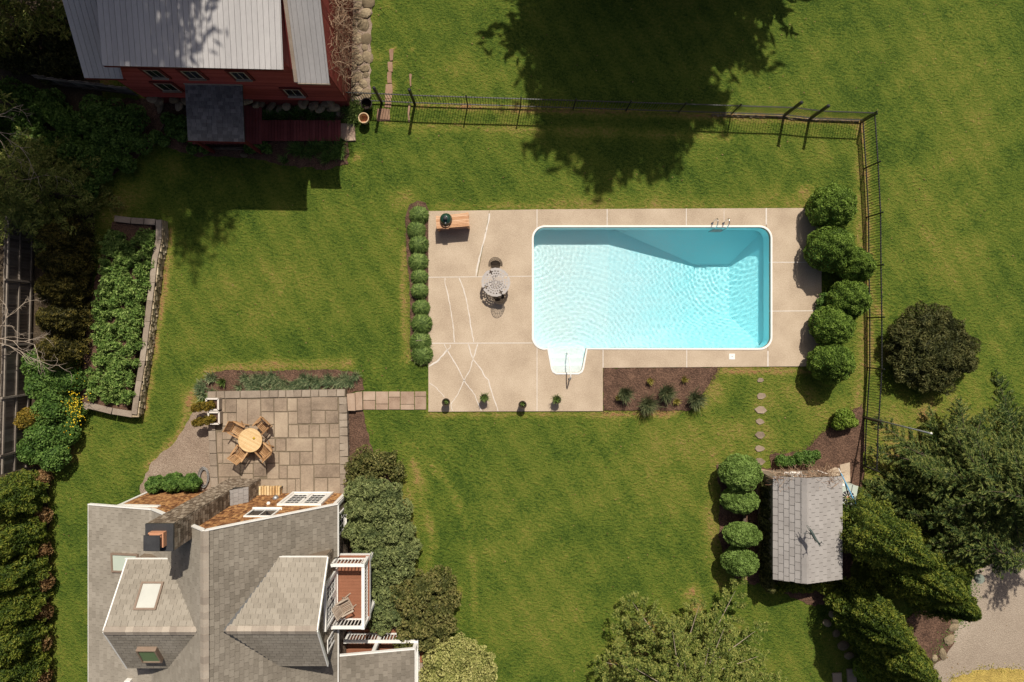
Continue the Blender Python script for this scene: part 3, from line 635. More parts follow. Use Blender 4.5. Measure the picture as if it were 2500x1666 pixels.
def window(parent, o, u, w, h, nx, ny, n, m='white', fw=.07, depth=.06, name='window', sill=True, world=True, po=.034, mp='pane'):
    """o: lower-left corner on the wall, u: direction along the wall, n: outward"""
    o, u, n, z = Vector(o), Vector(u), Vector(n), Vector((0, 0, 1)); mb = MB(); e = n*(depth/2)
    for a, b in ((o+z*fw/2, o+u*w+z*fw/2), (o+z*(h-fw/2), o+u*w+z*(h-fw/2))): mb.beam(a+e, b+e, depth, fw)
    for x in (fw/2, w-fw/2): mb.beam(o+u*x+z*fw+e, o+u*x+z*(h-fw)+e, fw, depth, up=n)
    for i in range(1, nx): mb.beam(o+u*(fw+(w-2*fw)*i/nx)+z*fw+e*.9, o+u*(fw+(w-2*fw)*i/nx)+z*(h-fw)+e*.9, .028, depth*.6, up=n)
    for i in range(1, ny): mb.beam(o+u*fw+z*(fw+(h-2*fw)*i/ny)+e*.8, o+u*(w-fw)+z*(fw+(h-2*fw)*i/ny)+e*.8, depth*.55, .028)
    fr = mb.build(name, M[m], parent, world=world)
    off = parent.matrix_basis.translation if world else Vector((0, 0, 0))
    p = [o+u*fw+z*fw, o+u*(w-fw)+z*fw, o+u*(w-fw)+z*(h-fw), o+u*fw+z*(h-fw)]
    MB().add([x+n*po-off for x in p], [(0, 1, 2, 3)]).build('pane', M[mp], fr, world=False)
    if sill: MB().beam(o-u*.04-z*.02+n*.05-off, o+u*(w+.04)-z*.02+n*.05-off, .12, .04).build('sill', M[m], fr, world=False)
    return fr

# ------------------------------------------------------------------ house
house = thing('house', 'shingled cottage with grey roof, two gabled dormers, skylights and a tall chimney', 'house', q(-640, 700))
YN, YS = 389, 1080
RX, RZ = -578, 6.74
prof = [(-868,0),(-383,0),(-383,2.70),(-578,6.50),(-757,3.60),(-868,3.02)]
n_ = len(prof); wb = MB().add([q(x, 400, z) for x, z in prof]+[q(x, YS-15, z) for x, z in prof], [tuple(range(n_))]+[tuple(range(n_, 2*n_))[::-1]]+[(i+n_, (i+1) % n_+n_, (i+1) % n_, i) for i in range(n_)])
wb.build('wall', M['cedargrey'], house)
sp = shingle_pieces([q(-386,398,.05), q(-757,398,.05), q(-757,398,3.6), q(-578,398,6.5), q(-386,398,2.76)], .17, .13, .022)+shingle_pieces([q(-757,398,.05), q(-866,398,.05), q(-866,398,3.02), q(-757,398,3.6)], .17, .13, .022)
mb = MB()
for V, F, a in sp: mb.add(V, F)
tag(mb.build('wall_shingles', M['cedar'], house), kind='stuff')
sp = shingle_pieces([q(-381,1040,.05), q(-381,402,.05), q(-381,402,2.68), q(-381,1040,2.68)], .17, .13, .022)
mb = MB()
for V, F, a in sp: mb.add(V, F)
tag(mb.build('wall_shingles', M['cedargrey'], house), kind='stuff')
# roof planes
planes = [
 [q(-371,YN,2.95), q(-371,505,2.95), q(RX,505,RZ), q(RX,YN,RZ)],
 [q(-398,505,3.47), q(-398,655,3.47), q(RX,655,RZ), q(RX,505,RZ)],
 [q(-371,655,2.95), q(-371,YS,2.95), q(RX,YS,RZ), q(RX,655,RZ)],
 [q(-757,YN,3.8), q(-757,YS,3.8), q(RX,YS,RZ), q(RX,YN,RZ)],
 [q(-919,YN,3.0), q(-919,YS,3.0), q(-757,YS,3.8), q(-757,YN,3.8)],
 [q(-781,478,4.8), q(-690,478,4.8), q(-597,590,6.4), q(-781,590,6.4)],
 [q(-781,702,4.8), q(-690,702,4.8), q(-597,590,6.4), q(-781,590,6.4)],
 [q(-368,475,4.74), q(-471,475,4.74), q(-548,592,6.25), q(-368,592,6.25)],
 [q(-368,699,4.74), q(-471,699,4.74), q(-548,592,6.25), q(-368,592,6.25)],
 [q(-204,726,2.30), q(-204,YS,2.30), q(-366,YS,2.92), q(-366,726,2.92)],
]
planes = [up_poly(p) for p in planes]
mb = MB(); pieces = []; old = []
for i, p in enumerate(planes):
    roof_base(mb, p, .10 if i < 5 else .08); (old if i in (0, 1, 2, 9) else pieces).extend(shingle_pieces(p, .19, .27, .026 if i in (0, 1, 2, 9) else .022, jitter=.05, gap=.006 if i in (0, 1, 2, 9) else .005))
mb.build('roof', M['sheath'], house)
scatter_pieces(pieces, 'roof_shingle', M['shingle'], house, 150); scatter_pieces(old, 'roof_shingle', M['oldshingle'], house, 150)
# ridge caps
def caps(a, b, parent, w=.16, step=.27, m='cap'):
    a, b = Vector(a), Vector(b); d = (b-a); L_ = d.length; d.normalize(); s = d.cross(Vector((0, 0, 1))).normalized(); k = 0.0
    while k < L_-.05:
        e = min(k+step*1.15, L_); p0, p1 = a+d*k, a+d*e; z0, z1 = Vector((0, 0, .045)), Vector((0, 0, .03)); dr = Vector((0, 0, -.10))
        V = [p0+z0, p0+z0+s*w+dr, p1+z1+s*w+dr, p1+z1, p0+z0-s*w+dr, p1+z1-s*w+dr]; lo = [v-Vector((0, 0, .04)) for v in V]
        MB().add(V+lo, [(0, 3, 2, 1), (0, 4, 5, 3), (0, 1, 7, 6), (0, 6, 10, 4), (1, 2, 8, 7), (4, 10, 11, 5)]).build('ridge_cap', M[m], parent); k += step
caps(q(RX,YN,RZ), q(RX,960,RZ), house); caps(q(-781,590,6.4), q(-600,590,6.4), house); caps(q(-368,592,6.25), q(-552,592,6.25), house)
# valley flashing
for a, b in [(q(-690,478,4.8), q(-597,590,6.4)), (q(-690,702,4.8), q(-597,590,6.4)), (q(-471,475,4.74), q(-548,592,6.25)), (q(-471,699,4.74), q(-548,592,6.25))]:
    MB().beam(Vector(a)+Vector((0,0,.02)), Vector(b)+Vector((0,0,.02)), .13, .03).build('valley_flashing', M['darkgrey'], house)
# dormer bodies
def dormer_body(xf, xb, yc, hw, zb, ze, zr, m):
    pr = [(yc-hw, zb), (yc+hw, zb), (yc+hw, ze), (yc, zr), (yc-hw, ze)]; n = 5
    MB().add([q(xf, y, z) for y, z in pr]+[q(xb, y, z) for y, z in pr], [tuple(range(n)), tuple(range(n, 2*n))[::-1]]+[(i, (i+1) % n, (i+1) % n+n, i+n) for i in range(n)]).build('dormer_wall', M[m], house)
dormer_body(-776, -640, 590, 106, 3.4, 4.78, 6.28, 'cedargrey'); dormer_body(-380, -560, 592, 108, 2.6, 4.7, 6.12, 'cedargrey')
sp = shingle_pieces([q(-378,700,2.62), q(-378,484,2.62), q(-378,484,4.68), q(-378,592,6.1), q(-378,700,4.68)], .17, .13, .022); mb = MB()
for V, F, a in sp: mb.add(V, F)
tag(mb.build('wall_shingles', M['cedargrey'], house), kind='stuff')
# white trim: rakes, eaves, corners
def trim(a, b, w=.05, h=.16, up=(0,0,1), m='white'): MB().beam(a, b, w, h, up=up).build('trim_board', M[m], house)
for (xa, za), (xb, zb_) in [((-371,2.95),(RX,RZ)), ((RX,RZ),(-757,3.8)), ((-757,3.8),(-919,3.0))]: trim(q(xa,YN-1.2,za-.03), q(xb,YN-1.2,zb_-.03), .05, .17)
trim(q(-369,392,2.86), q(-369,505,2.86), .04, .14); trim(q(-369,655,2.86), q(-369,YS,2.86), .04, .14); trim(q(-920.5,390,2.92), q(-920.5,YS,2.92), .04, .14)
trim(q(-371,653.5,2.92), q(-420,653.5,3.85), .05, .16)
for x in (-385, -866): trim(q(x,396.5,0.02), q(x,396.5,2.75), .14, .04, up=(0,1,0))
trim(q(-379,400,0.02), q(-379,400,2.72), .14, .04, up=(1,0,0))
for zz in ((475,4.74),(699,4.74)): trim(q(-367,zz[0],zz[1]-.04), q(-367,592,6.21), .05, .13)
for zz in ((478,4.8),(702,4.8)): trim(q(-782,zz[0],zz[1]-.04), q(-782,590,6.36), .05, .13)
trim(q(-368,473.5,4.70), q(-468,473.5,4.70), .03, .10); trim(q(-787,476.5,4.76), q(-692,476.5,4.76), .03, .10)
trim(q(-204,724.5,2.27), q(-366,724.5,2.89), .05, .15); trim(q(-202.5,726,2.24), q(-202.5,YS,2.24), .04, .12)
trim(q(-868,397,2.55), q(-770,397,2.75), .10, .22)
# doors and windows
def french_door(o, u, n, w, h, parent):
    o, u, n = Vector(o), Vector(u), Vector(n); fr = window(parent, o, u, w, h, 1, 1, n, fw=.11, depth=.11, name='door', sill=False, po=.05, mp='screen'); z = Vector((0,0,1)); off = parent.matrix_basis.translation
    for s in (0, 1):
        lf = MB(); x0 = .11+s*(w-.22)/2; lw = (w-.22)/2; e = n*.055
        for a, b in ((x0+.07, x0+.07), (x0+lw-.07, x0+lw-.07)): lf.beam(o+u*a+z*.11+e-off, o+u*a+z*(h-.11)+e-off, .12, .05, up=n)
        lf.beam(o+u*(x0+.14)+z*.26+e-off, o+u*(x0+lw-.14)+z*.26+e-off, .05, .30); lf.beam(o+u*(x0+.14)+z*(h-.19)+e-off, o+u*(x0+lw-.14)+z*(h-.19)+e-off, .05, .16)
        for i in (1, 2): lf.beam(o+u*(x0+.14+(lw-.28)*i/3)+z*.41+e-off, o+u*(x0+.14+(lw-.28)*i/3)+z*(h-.27)+e-off, .014, .016, up=n)
        for i in (1, 2, 3, 4): lf.beam(o+u*(x0+.14)+z*(.41+(h-.68)*i/5)+e-off, o+u*(x0+lw-.14)+z*(.41+(h-.68)*i/5)+e-off, .016, .014)
        lf.build('door_leaf', M['white'], fr, world=False)
    MB().beam(o+u*(w/2+.04)+z*1.0+n*.10-off, o+u*(w/2+.04)+z*1.16+n*.10-off, .03, .04).build('handle', M['black'], fr, world=False)
french_door(q(-411.6,398,PZ+.02), (-1,0,0), (0,1,0), 1.88, 2.18, house)
french_door(q(-378,632,2.64), (0,1,0), (1,0,0), 1.86, 1.98, house)
window(house, q(-490,397,3.25), (-1,0,0), 1.15, 1.1, 2, 1, (0,1,0)); window(house, q(-380,472,.95), (0,1,0), .95, 1.25, 3, 2, (1,0,0))
window(house, q(-378,690,2.95), (0,1,0), .55, 1.2, 2, 2, (1,0,0))
# skylights
def sky_l(corners, pl, mp, rz=.10, wd=.075):
    p0, n = plane_of(planes[pl]); frame_quad([on_plane(*c, p0, n) for c in corners], n, rz, wd, 'skyframe', mp, house, 'skylight')
sky_l([(274,1349),(340,1352),(338,1398),(276,1396)][::-1], 4, 'skypale')
sky_l([(348,1422),(402,1422),(382,1491),(327,1491)][::-1], 5, 'skyblind')
sky_l([(336,1578),(384,1578),(401,1607),(352,1607)][::-1], 6, 'skygreen', .2, .06)
v_ = on_plane(318, 1664, *plane_of(planes[4])); MB().box(v_.x-.12, v_.x+.12, v_.y-.14, v_.y+.14, v_.z-.05, v_.z+.25).build('roof_vent', M['white'], house)
# chimney
chim = MB(); chim.add([q(-666,363,0), q(-589,363,0), q(-589,363,1.96), q(-616,363,2.6), q(-616,363,7.5), q(-666,363,7.5), q(-666,412,0), q(-589,412,0), q(-589,412,1.96), q(-616,412,2.6), q(-616,412,7.5), q(-666,412,7.5)],
    [(5,4,3,2,1,0), (6,7,8,9,10,11), (1,2,8,7), (2,3,9,8), (3,4,10,9), (5,0,6,11), (4,5,11,10)])
chim.build('chimney', M['sheath'], house)
sp = shingle_pieces([q(-589,362.6,.4), q(-666,362.6,.4), q(-666,362.6,7.5), q(-616,362.6,7.5), q(-616,362.6,2.6), q(-589,362.6,1.96)][:1]+[q(-666,362.6,.4), q(-666,362.6,1.96), q(-589,362.6,1.96)], .15, .12, .022)
sp += shingle_pieces([q(-616,362.6,1.97), q(-666,362.6,1.97), q(-666,362.6,7.5), q(-616,362.6,7.5)], .15, .12, .022)
sp += shingle_pieces([q(-615.6,412,2.7), q(-615.6,363,2.7), q(-615.6,363,7.5), q(-615.6,412,7.5)], .2, .16, .022)+shingle_pieces([q(-588.6,399,.4), q(-588.6,363,.4), q(-588.6,363,1.95), q(-588.6,399,1.95)], .2, .16, .022)
mb = MB()
for V, F, a in sp: mb.add(V, F)
tag(mb.build('chimney_shingles', M['cedargrey'], house), kind='stuff')
for V, F, a in shingle_pieces([q(-588,412,1.95), q(-588,362,1.95), q(-616,362,2.62), q(-616,412,2.62)], .24, .22, .03): MB().add(V, F).build('shoulder_slate', M['slate'], house)
MB().box(*[q(-667,0)[0], q(-615,0)[0]], q(0,413)[1], q(0,362)[1], 7.5, 7.6).build('chimney_cap', M['darkgrey'], house)
fx0, fx1, fy0, fy1 = q(-655,0)[0], q(-627,0)[0], q(0,402)[1], q(0,375)[1]
MB().box(fx0, fx1, fy0, fy1, 7.6, 7.84).build('flue', M['flue'], house)
ld = MB().box(fx0-.05, fx1-.02, fy0-.05, fy1-.03, 8.02, 8.06)
for x in (fx0+.03, fx1-.06):
    for y in (fy0+.03, fy1-.06): ld.box(x-.012, x+.012, y-.012, y+.012, 7.84, 8.02)
ld.build('flue_lid', M['darkgrey'], house)
# balcony
BF = 2.6
bal = MB().box(q(-380,0)[0], q(-302.5,0)[0], q(0,653)[1], q(0,508)[1], BF-.28, BF-.05).build('balcony', M['white'], house)
boff = house.matrix_basis.translation
def bpart(mb, name, m): return link(name, mb.mesh(name, m, off=boff), bal)
k = 0; y = 508.5
while y < 651:
    bpart(MB().box(q(-379,0)[0], q(-303,0)[0], q(0,y+7.0)[1], q(0,y)[1], BF-.05, BF), 'deck_board', M['decking']); y += 7.3
def railing(pa, pb, z0, hgt, put, step=.135, posts=True):
    pa, pb = Vector(pa), Vector(pb); d = pb-pa; L_ = d.length; d.normalize(); z = Vector((0,0,1))
    put(MB().beam(pa+z*(z0+hgt-.03), pb+z*(z0+hgt-.03), .13, .06), 'rail'); put(MB().beam(pa+z*(z0+hgt-.11), pb+z*(z0+hgt-.11), .05, .08), 'rail'); put(MB().beam(pa+z*(z0+.12), pb+z*(z0+.12), .05, .07), 'rail')
    n = int(L_/step)
    for i in range(1, n): p = pa+d*(L_*i/n); put(MB().beam(p+z*(z0+.15), p+z*(z0+hgt-.15), .036, .036, up=(1,0,0)), 'baluster')
    if posts:
        for p in (pa, pb): put(MB().beam(p+z*z0, p+z*(z0+hgt+.03), .13, .13, up=(1,0,0)), 'post')
putb = lambda mb, nm: bpart(mb, nm, M['white'])
railing(q(-376,513), q(-307,513), BF, .95, putb); railing(q(-307,513), q(-307,648), BF, .95, putb, posts=False); railing(q(-376,648), q(-307,648), BF, .95, putb)
for y in (520, 640):
    bpart(MB().beam(q(-306,y,0), q(-306,y,BF-.28), .14, .14, up=(1,0,0)), 'post', M['white'])
# porch under the lower roof
por = MB().box(q(-383,0)[0], q(-196,0)[0], q(0,YS)[1], q(0,722)[1], .0, .46).build('porch', M['cedargrey'], house)
y = 722.0
while y < 800:
    link('deck_board', MB().box(q(-382,0)[0], q(-195,0)[0], q(0,y+7.0)[1], q(0,y)[1], .46, .5).mesh('deck_board', M['decking'], off=boff), por); y += 7.3
putp = lambda mb, nm: link(nm, mb.mesh(nm, M['white'], off=boff), por)
railing(q(-372,730), q(-205,730), .5, .92, putp); railing(q(-205,730), q(-205,900), .5, .92, putp, posts=False)
for x in (-298, -207): putp(MB().beam(q(x,735,.5), q(x,735,2.45 if x < -250 else 2.2), .15, .15, up=(1,0,0)), 'post')
# small fittings on the wall
lan = thing('wall_lantern', 'round grey lantern fixed to the brown shingle wall left of the glass door', 'lantern', q(-535, 396, 1.35))
MB().lathe([(.05,-.15),(.10,-.12),(.13,0),(.10,.12),(.04,.16)], 12).build('lamp_body', M['galv'], lan, world=False); MB().beam((0,-.1,0),(0,.02,.1),.04,.04).build('bracket', M['darkgrey'], lan, world=False)
flo = thing('floodlight', 'small white round floodlight on the brown gable wall beside the glass door', 'light', q(-534, 395, 2.35))
MB().lathe([(.02,-.06),(.075,-.05),(.08,.02),(.04,.07)], 12).build('lamp_head', M['white'], flo, world=False); MB().beam((0,-.08,0),(0,0,0),.05,.05).build('bracket', M['white'], flo, world=False)

# ------------------------------------------------------------------ rocks
def rock_mesh(seed, m, rx=1, ry=1, rz=.7, sub=2):
    import bmesh
    bm = bmesh.new(); bmesh.ops.create_icosphere(bm, subdivisions=sub, radius=1); r = random.Random(seed)
    ks = [(Vector((r.uniform(-1,1), r.uniform(-1,1), r.uniform(-1,1))).normalized(), r.uniform(.72,.93)) for _ in range(9)]
    for v in bm.verts:
        d = v.co.normalized(); l = 1.0
        for n, c in ks:
            t = d.dot(n)
            if t > .01: l = min(l, c/t)
        v.co = d*l; v.co.x *= rx; v.co.y *= ry; v.co.z *= rz
    me = bpy.data.meshes.new('rock'); bm.to_mesh(me); bm.free(); me.materials.append(m); return me
ROCKS = [rock_mesh(i, M['drystone']) for i in range(7)]
def rock(name, c, rx, ry, rz, parent=None):
    o = link(name, random.choice(ROCKS), parent, c, (random.uniform(-.2,.2), random.uniform(-.2,.2), random.uniform(0,6.28)), (rx, ry, rz)); return o

# ------------------------------------------------------------------ barn
b0 = q(-375, -539); BR = math.radians(-1.3)
barn = thing('barn', 'red clapboard barn with a grey metal roof and a wide dormer', 'barn', b0, BR)
def bl(mb, name, m, smooth=False): return link(name, mb.mesh(name, M[m], smooth), barn)
BW = 9.15
mz = lambda y: 4.5+.6*(y+.45)
pr = [(0, .0), (8, .0), (8, mz(0)-.12), (4, mz(4)-.12), (0, mz(0)-.12)]
bl(MB().add([(0,y,z) for y, z in pr]+[(-BW,y,z) for y, z in pr], [(4,3,2,1,0),(5,6,7,8,9)]+[(i,(i+1)%5,(i+1)%5+5,i+5) for i in range(5)]), 'wall', 'redtrim')
dx0, dx1 = -7.9, -1.32
bl(MB().add([(x,y,z) for x in (dx0,dx1) for y, z in ((.0,4.4),(3.0,6.2),(3.0,6.45),(.0,5.88))], [(3,2,1,0),(4,5,6,7),(0,4,7,3),(1,2,6,5),(2,3,7,6)]), 'dormer_wall', 'redtrim')
z = 1.0
while z < 5.85:
    a, b = (-BW, 0) if z < 4.35 else (dx0, dx1)
    bl(MB().add([(a,-.004,z),(b,-.004,z),(b,-.022,z),(a,-.022,z),(a,-.004,z+.17),(b,-.004,z+.17),(b,-.008,z+.17),(a,-.008,z+.17)], [(0,1,2,3),(7,6,5,4),(3,2,6,7),(1,5,6,2),(0,3,7,4)]), 'siding_board', 'red'); z += .165
y = .02
while y < 8:
    zt = min(mz(y), mz(8-y-.2))-.15
    bl(MB().box(.004,.022+random.uniform(0,.008),y,y+.19,.9,zt), 'siding_board', 'red'); y += .2
for x0_, x1_, z0_, z1_ in [(-2.36,-1.66,1.66,2.52),(-7.7,-6.95,2.0,2.9),(-7.35,-6.75,3.55,4.4),(-5.85,-5.2,3.55,4.4),(-3.9,-3.3,3.55,4.4)]:
    window(barn, (x0_,-.03,z0_), (1,0,0), x1_-x0_, z1_-z0_, 2, 2, (0,-1,0), m='oldwood', fw=.05, depth=.05, world=False)
    tb = MB()
    for zz in (z0_-.06, z1_+.06): tb.beam((x0_-.12,-.045,zz),(x1_+.12,-.045,zz),.07,.12)
    for xx in (x0_-.06, x1_+.06): tb.beam((xx,-.045,z0_),(xx,-.045,z1_),.12,.07,up=(0,1,0))
    bl(tb, 'window_trim', 'redtrim')
def roof_panels(xa, xb, ya, yb, zf, w=.212):
    x = xa
    while x < xb-.02:
        e = min(x+w, xb); z0_, z1_ = zf(ya), zf(yb); t = random.uniform(0,.004)
        V = []
        for yy, zz in ((ya,z0_),(yb,z1_)): V += [(x,yy,zz+t),(e-.030,yy,zz+t),(e-.027,yy,zz+.018),(e-.010,yy,zz+.018),(e-.007,yy,zz+t),(e-.007,yy,zz-.02),(x,yy,zz-.02)]
        bl(MB().add(V, [(i,(i+1)%7,(i+1)%7+7,i+7) for i in range(7)]+[(6,5,4,3,2,1,0),(7,8,9,10,11,12,13)]), 'roof_panel', 'metalroof'); x = e
roof_panels(-9.6,-8.05,-.47,4.0,mz); roof_panels(-8.05,dx1+.13,3.3,4.0,mz,.43); roof_panels(dx1+.13,.17,-.47,4.0,mz)
dz = lambda y: 5.93+.2*(y+.5)
roof_panels(dx0-.12,dx1+.12,-.5,3.3,dz)
bl(MB().add([(-9.6,4,mz(4)),(.17,4,mz(4)),(.17,8.5,mz(-.5)),(-9.6,8.5,mz(-.5))]+[(-9.6,4,mz(4)-.05),(.17,4,mz(4)-.05),(.17,8.5,mz(-.5)-.05),(-9.6,8.5,mz(-.5)-.05)], [(0,1,2,3),(7,6,5,4),(1,0,4,5),(2,1,5,6),(3,2,6,7),(0,3,7,4)]), 'roof_back', 'metalroof')
bl(MB().beam((-9.6,4,mz(4)+.03),(.17,4,mz(4)+.03),.3,.04), 'ridge_cap', 'metalroof')
bl(MB().beam((-9.6,-.47,mz(-.47)-.09),(dx0-.1,-.47,mz(-.47)-.09),.03,.14), 'fascia', 'redtrim'); bl(MB().beam((dx0-.12,-.49,5.84),(dx1+.12,-.49,5.84),.03,.14), 'fascia', 'redtrim')
bl(MB().beam((dx1+.2,-.485,4.42),(.17,-.485,4.42),.03,.12), 'fascia', 'oldwood')
bl(MB().beam((dx1+.16,-.46,4.52),(dx1+.16,2.9,mz(2.9)+.03),.14,.03), 'flashing', 'oldwood')
for k in range(46):
    o = rock('foundation_stone', (-BW+.2+random.random()*(BW-.3), -.05-random.random()*.14, .12+.36*(k % 3)+random.uniform(-.05,.05)), random.uniform(.2,.36), random.uniform(.14,.22), random.uniform(.16,.24), barn)
# porch of the barn
ppl = [(-6.42,-2.32,2.35),(-3.99,-2.32,2.35),(-3.99,.0,2.75),(-6.42,.0,2.75)]
pb = MB(); roof_base(pb, ppl, .09); po = bl(pb, 'porch_roof', 'sheath')
for V, F, a in shingle_pieces(ppl, .15, .22, .014): link('roof_shingle', MB().add(V, F).mesh('roof_shingle', M['porchdark']), po)
link('trim_board', MB().beam((-6.44,-.02,2.80),(-3.97,-.02,2.80),.05,.10).mesh('trim_board', M['oldwood']), po)
link('trim_board', MB().beam((-6.44,-2.335,2.33),(-3.97,-2.335,2.33),.03,.10).mesh('trim_board', M['redtrim']), po)
for x in (-6.3, -4.1): link('post', MB().beam((x,-2.2,0),(x,-2.2,2.28),.12,.12,up=(1,0,0)).mesh('post', M['redtrim']), po)
bl(MB().box(-5.9,-4.7,-.05,-.01,1.0,2.6), 'door', 'redtrim')
# boardwalk
bwk = thing('boardwalk', 'dark red plank walkway leading from the barn porch towards the gate', 'walkway', (*at(720, 318)[:2], 0))
def board(x0, x1, y0, y1, z): 
    a, b = at(x0, y1, z), at(x1, y0, z); MB().box(a[0], b[0]-.012, a[1], b[1], z-.05, z+random.uniform(-.004,.004)).build('plank', M['reddeck'], bwk)
x = 470
while x < 636: board(x, x+7.6, 258, 352, .42); x += 7.7
while x < 826: board(x, x+7.6, 294, 344, .38-.2*(x-636)/190); x += 7.7
MB().box(at(470,0)[0], at(826,0)[0], at(0,343)[1], at(0,340)[1], 0, .16).build('joist', M['redtrim'], bwk); MB().box(at(470,0)[0], at(826,0)[0], at(0,300)[1], at(0,297)[1], 0, .16).build('joist', M['redtrim'], bwk)
single('stone_slab', MB().prism([at(x,y)[:2] for x,y in [(830,302),(866,304),(869,345),(845,346),(829,336)]], -.05, .09, .02), M['pinkstone'], 'pinkish stone slab at the end of the red boardwalk', 'stone')
# rubble border beside the barn
spots = []
for k in range(900):
    t = random.random(); y = 2+t*252; x = 858+random.uniform(0, 44)-t*5; r = random.choice((.15,.2,.25,.3))
    if all(math.hypot(x-a, y-b) > (r+c)*.82/K for a, b, c in spots): spots.append((x, y, r))
bins = {}
for x, y, r in sorted(spots, key=lambda p: -p[2]):
    o = rock('boulder', (*at(x, y)[:2], r*.15), r*random.uniform(1.0,1.35), r*1.05, r*.55)
    side = ['at the very top edge of the photo','a third of the way down the barn wall','level with the barn eave','just above the black railing'][min(3, int(y/64))]
    size = 'big' if r >= .25 else 'small'
    tag(o, f'{size} tan field stone beside the barn, {side}', 'stone', f'{size} rubble stones {side}')

# ------------------------------------------------------------------ shed
shed = thing('shed', 'small pump shed with pale grey slate roof and ivy along its wall', 'shed', q(700, 450))
EZ, SZ = 2.2, 3.0
MB().box(q(618,0)[0], q(757,0)[0], q(0,558)[1], q(0,345)[1], 0, 2.12).build('wall', M['cedargrey'], shed)
gb = [(618,2.12),(757,2.12),(667,2.9)]
MB().add([q(x,345,z) for x,z in gb]+[q(x,558,z) for x,z in gb], [(0,1,2),(5,4,3),(0,3,4,1),(1,4,5,2),(2,5,3,0)]).build('gable', M['cedargrey'], shed)
pls = [up_poly([q(610,335,EZ), q(610,569,EZ), q(667,564,SZ), q(667,330,SZ)]), up_poly([q(766,335,EZ), q(766,569,EZ), q(667,564,SZ), q(667,330,SZ)])]
mb = MB()
for p in pls:
    roof_base(mb, p, .08)
    for V, F, a in shingle_pieces(p, .225, .36, .03, jitter=.02, lap=.1, gap=.011): MB().add(V, F).build('slate', M['slate'], shed)
mb.build('roof', M['sheath'], shed)
caps(q(667,331,SZ), q(667,563,SZ), shed, w=.17, step=.3, m='slate')
window(shed, q(700,344,1.0), (-1,0,0), .7, .7, 2, 2, (0,1,0))

# ------------------------------------------------------------------ black metal fence
def cyl_mesh(r, h, n=5): return MB().tube([(0,0,0),(0,0,h)], r, n).mesh('bar', M['black'])
PK = MB().tube([(0,0,.08),(0,0,1.25),(0,0,1.29)], [.0125,.0125,.003], 4).mesh('picket', M['black'])
def post_mesh(w, h): return MB().box(-w/2,w/2,-w/2,w/2,0,h).lathe([(w*.72,h),(w*.72,h+.03),(w*.2,h+.07)], 8).mesh('post', M['black'])
PM, PT = post_mesh(.055, 1.33), post_mesh(.11, 1.85)
def fence(name, label, cat, pts, tall=(), group=None, step=.118, ends=True, zr=(1.16, .16)):
    P = [Vector(at(*p)) for p in pts]; t = thing(name, label, cat, tuple(P[0]), group=group)
    for i, p in enumerate(P):
        if not ends and i in (0, len(P)-1): continue
        link('post', PT if i in tall else PM, t, p-P[0])
    for a, b in zip(P[:-1], P[1:]):
        d = b-a; n = max(2, int(d.length/step)); ang = math.atan2(d.y, d.x)
        for zz in zr: MB().beam(a-P[0]+Vector((0,0,zz)), b-P[0]+Vector((0,0,zz)), .042, .042).build('rail', M['black'], t, world=False)
        for k in range(1, n): link('picket', PK, t, a-P[0]+d*(k/n), (0,0,ang+.785))
    return t
fence('metal_fence', 'short black railing from the barn corner to the tall gate post', 'fence', [(850,247),(932,250)], (1,), ends=True)
fence('garden_gate', 'black picket gate between two tall posts near the flower pots', 'gate', [(934,250.2),(1011,253.8)], ends=False)
n_ = 7; nf = [(1013+(1914-1013)*i/n_, 254+(283-254)*i/n_) for i in range(n_+1)]
fence('metal_fence', 'long black picket fence running along the lawn above the pool', 'fence', nf, (0, n_))
fence('garden_gate', 'narrow black picket gate between two thick posts near the fence corner', 'gate', [(1916,283.5),(1974,290.5)], ends=False)
fence('metal_fence', 'last stretch of black fence from the thick post to the corner', 'fence', [(1976,291),(2102,295.5)], (0,))
fence('metal_fence', 'black picket fence running down the right side behind the globe bushes', 'fence', [(2102.6,300),(2110,412),(2116,531),(2117,653),(2119,776),(2119,898),(2112,1018)])
fence('metal_fence', 'lower black fence stretch between the tall grey pole and the shed', 'fence', [(2111,1022),(2107,1137)])
# stone footing along the fence
ft = thing('fence_footing', 'row of small pale stones under the black fence above the pool', 'stones', at(1800, 284))
for k in range(58):
    x = 1740+k*6.2; y = 281+(x-1740)*.034+random.uniform(-1.5,1.5)+(3 if x > 1920 else 0)
    p = Vector(at(x, y))-ft.location; rock('stone', (p.x, p.y, .03), random.uniform(.06,.1), random.uniform(.05,.08), random.uniform(.04,.06), ft)
# wooden boundary fence on the left
wf = thing('board_fence', 'tall weathered grey board fence along the left edge', 'fence', at(72, 820))
def wx(y): return 86-(y-540)*.026
y = 545.0
while y < 1140:
    b = Vector(at(wx(y), y))-wf.location; hh = 1.9+random.uniform(-.03,.03)
    MB().box(b.x-.012, b.x+.012, b.y-.066, b.y+.066, 0, hh).build('board', M['fencewood'], wf, world=False); y += 7.3
for zz in (.25, 1.0, 1.75): MB().beam(Vector(at(wx(545)+1.6,545,0))-wf.location+Vector((.03,0,zz)), Vector(at(wx(1138)+1.6,1138,0))-wf.location+Vector((.03,0,zz)), .05, .09).build('rail', M['fencewood'], wf, world=False)
for y in (545, 690, 840, 962, 1095): 
    b = Vector(at(wx(y), y))-wf.location; MB().beam(b+Vector((.07,0,0)), b+Vector((.07,0,1.95)), .09, .09, up=(1,0,0)).build('post', M['fencewood'], wf, world=False)
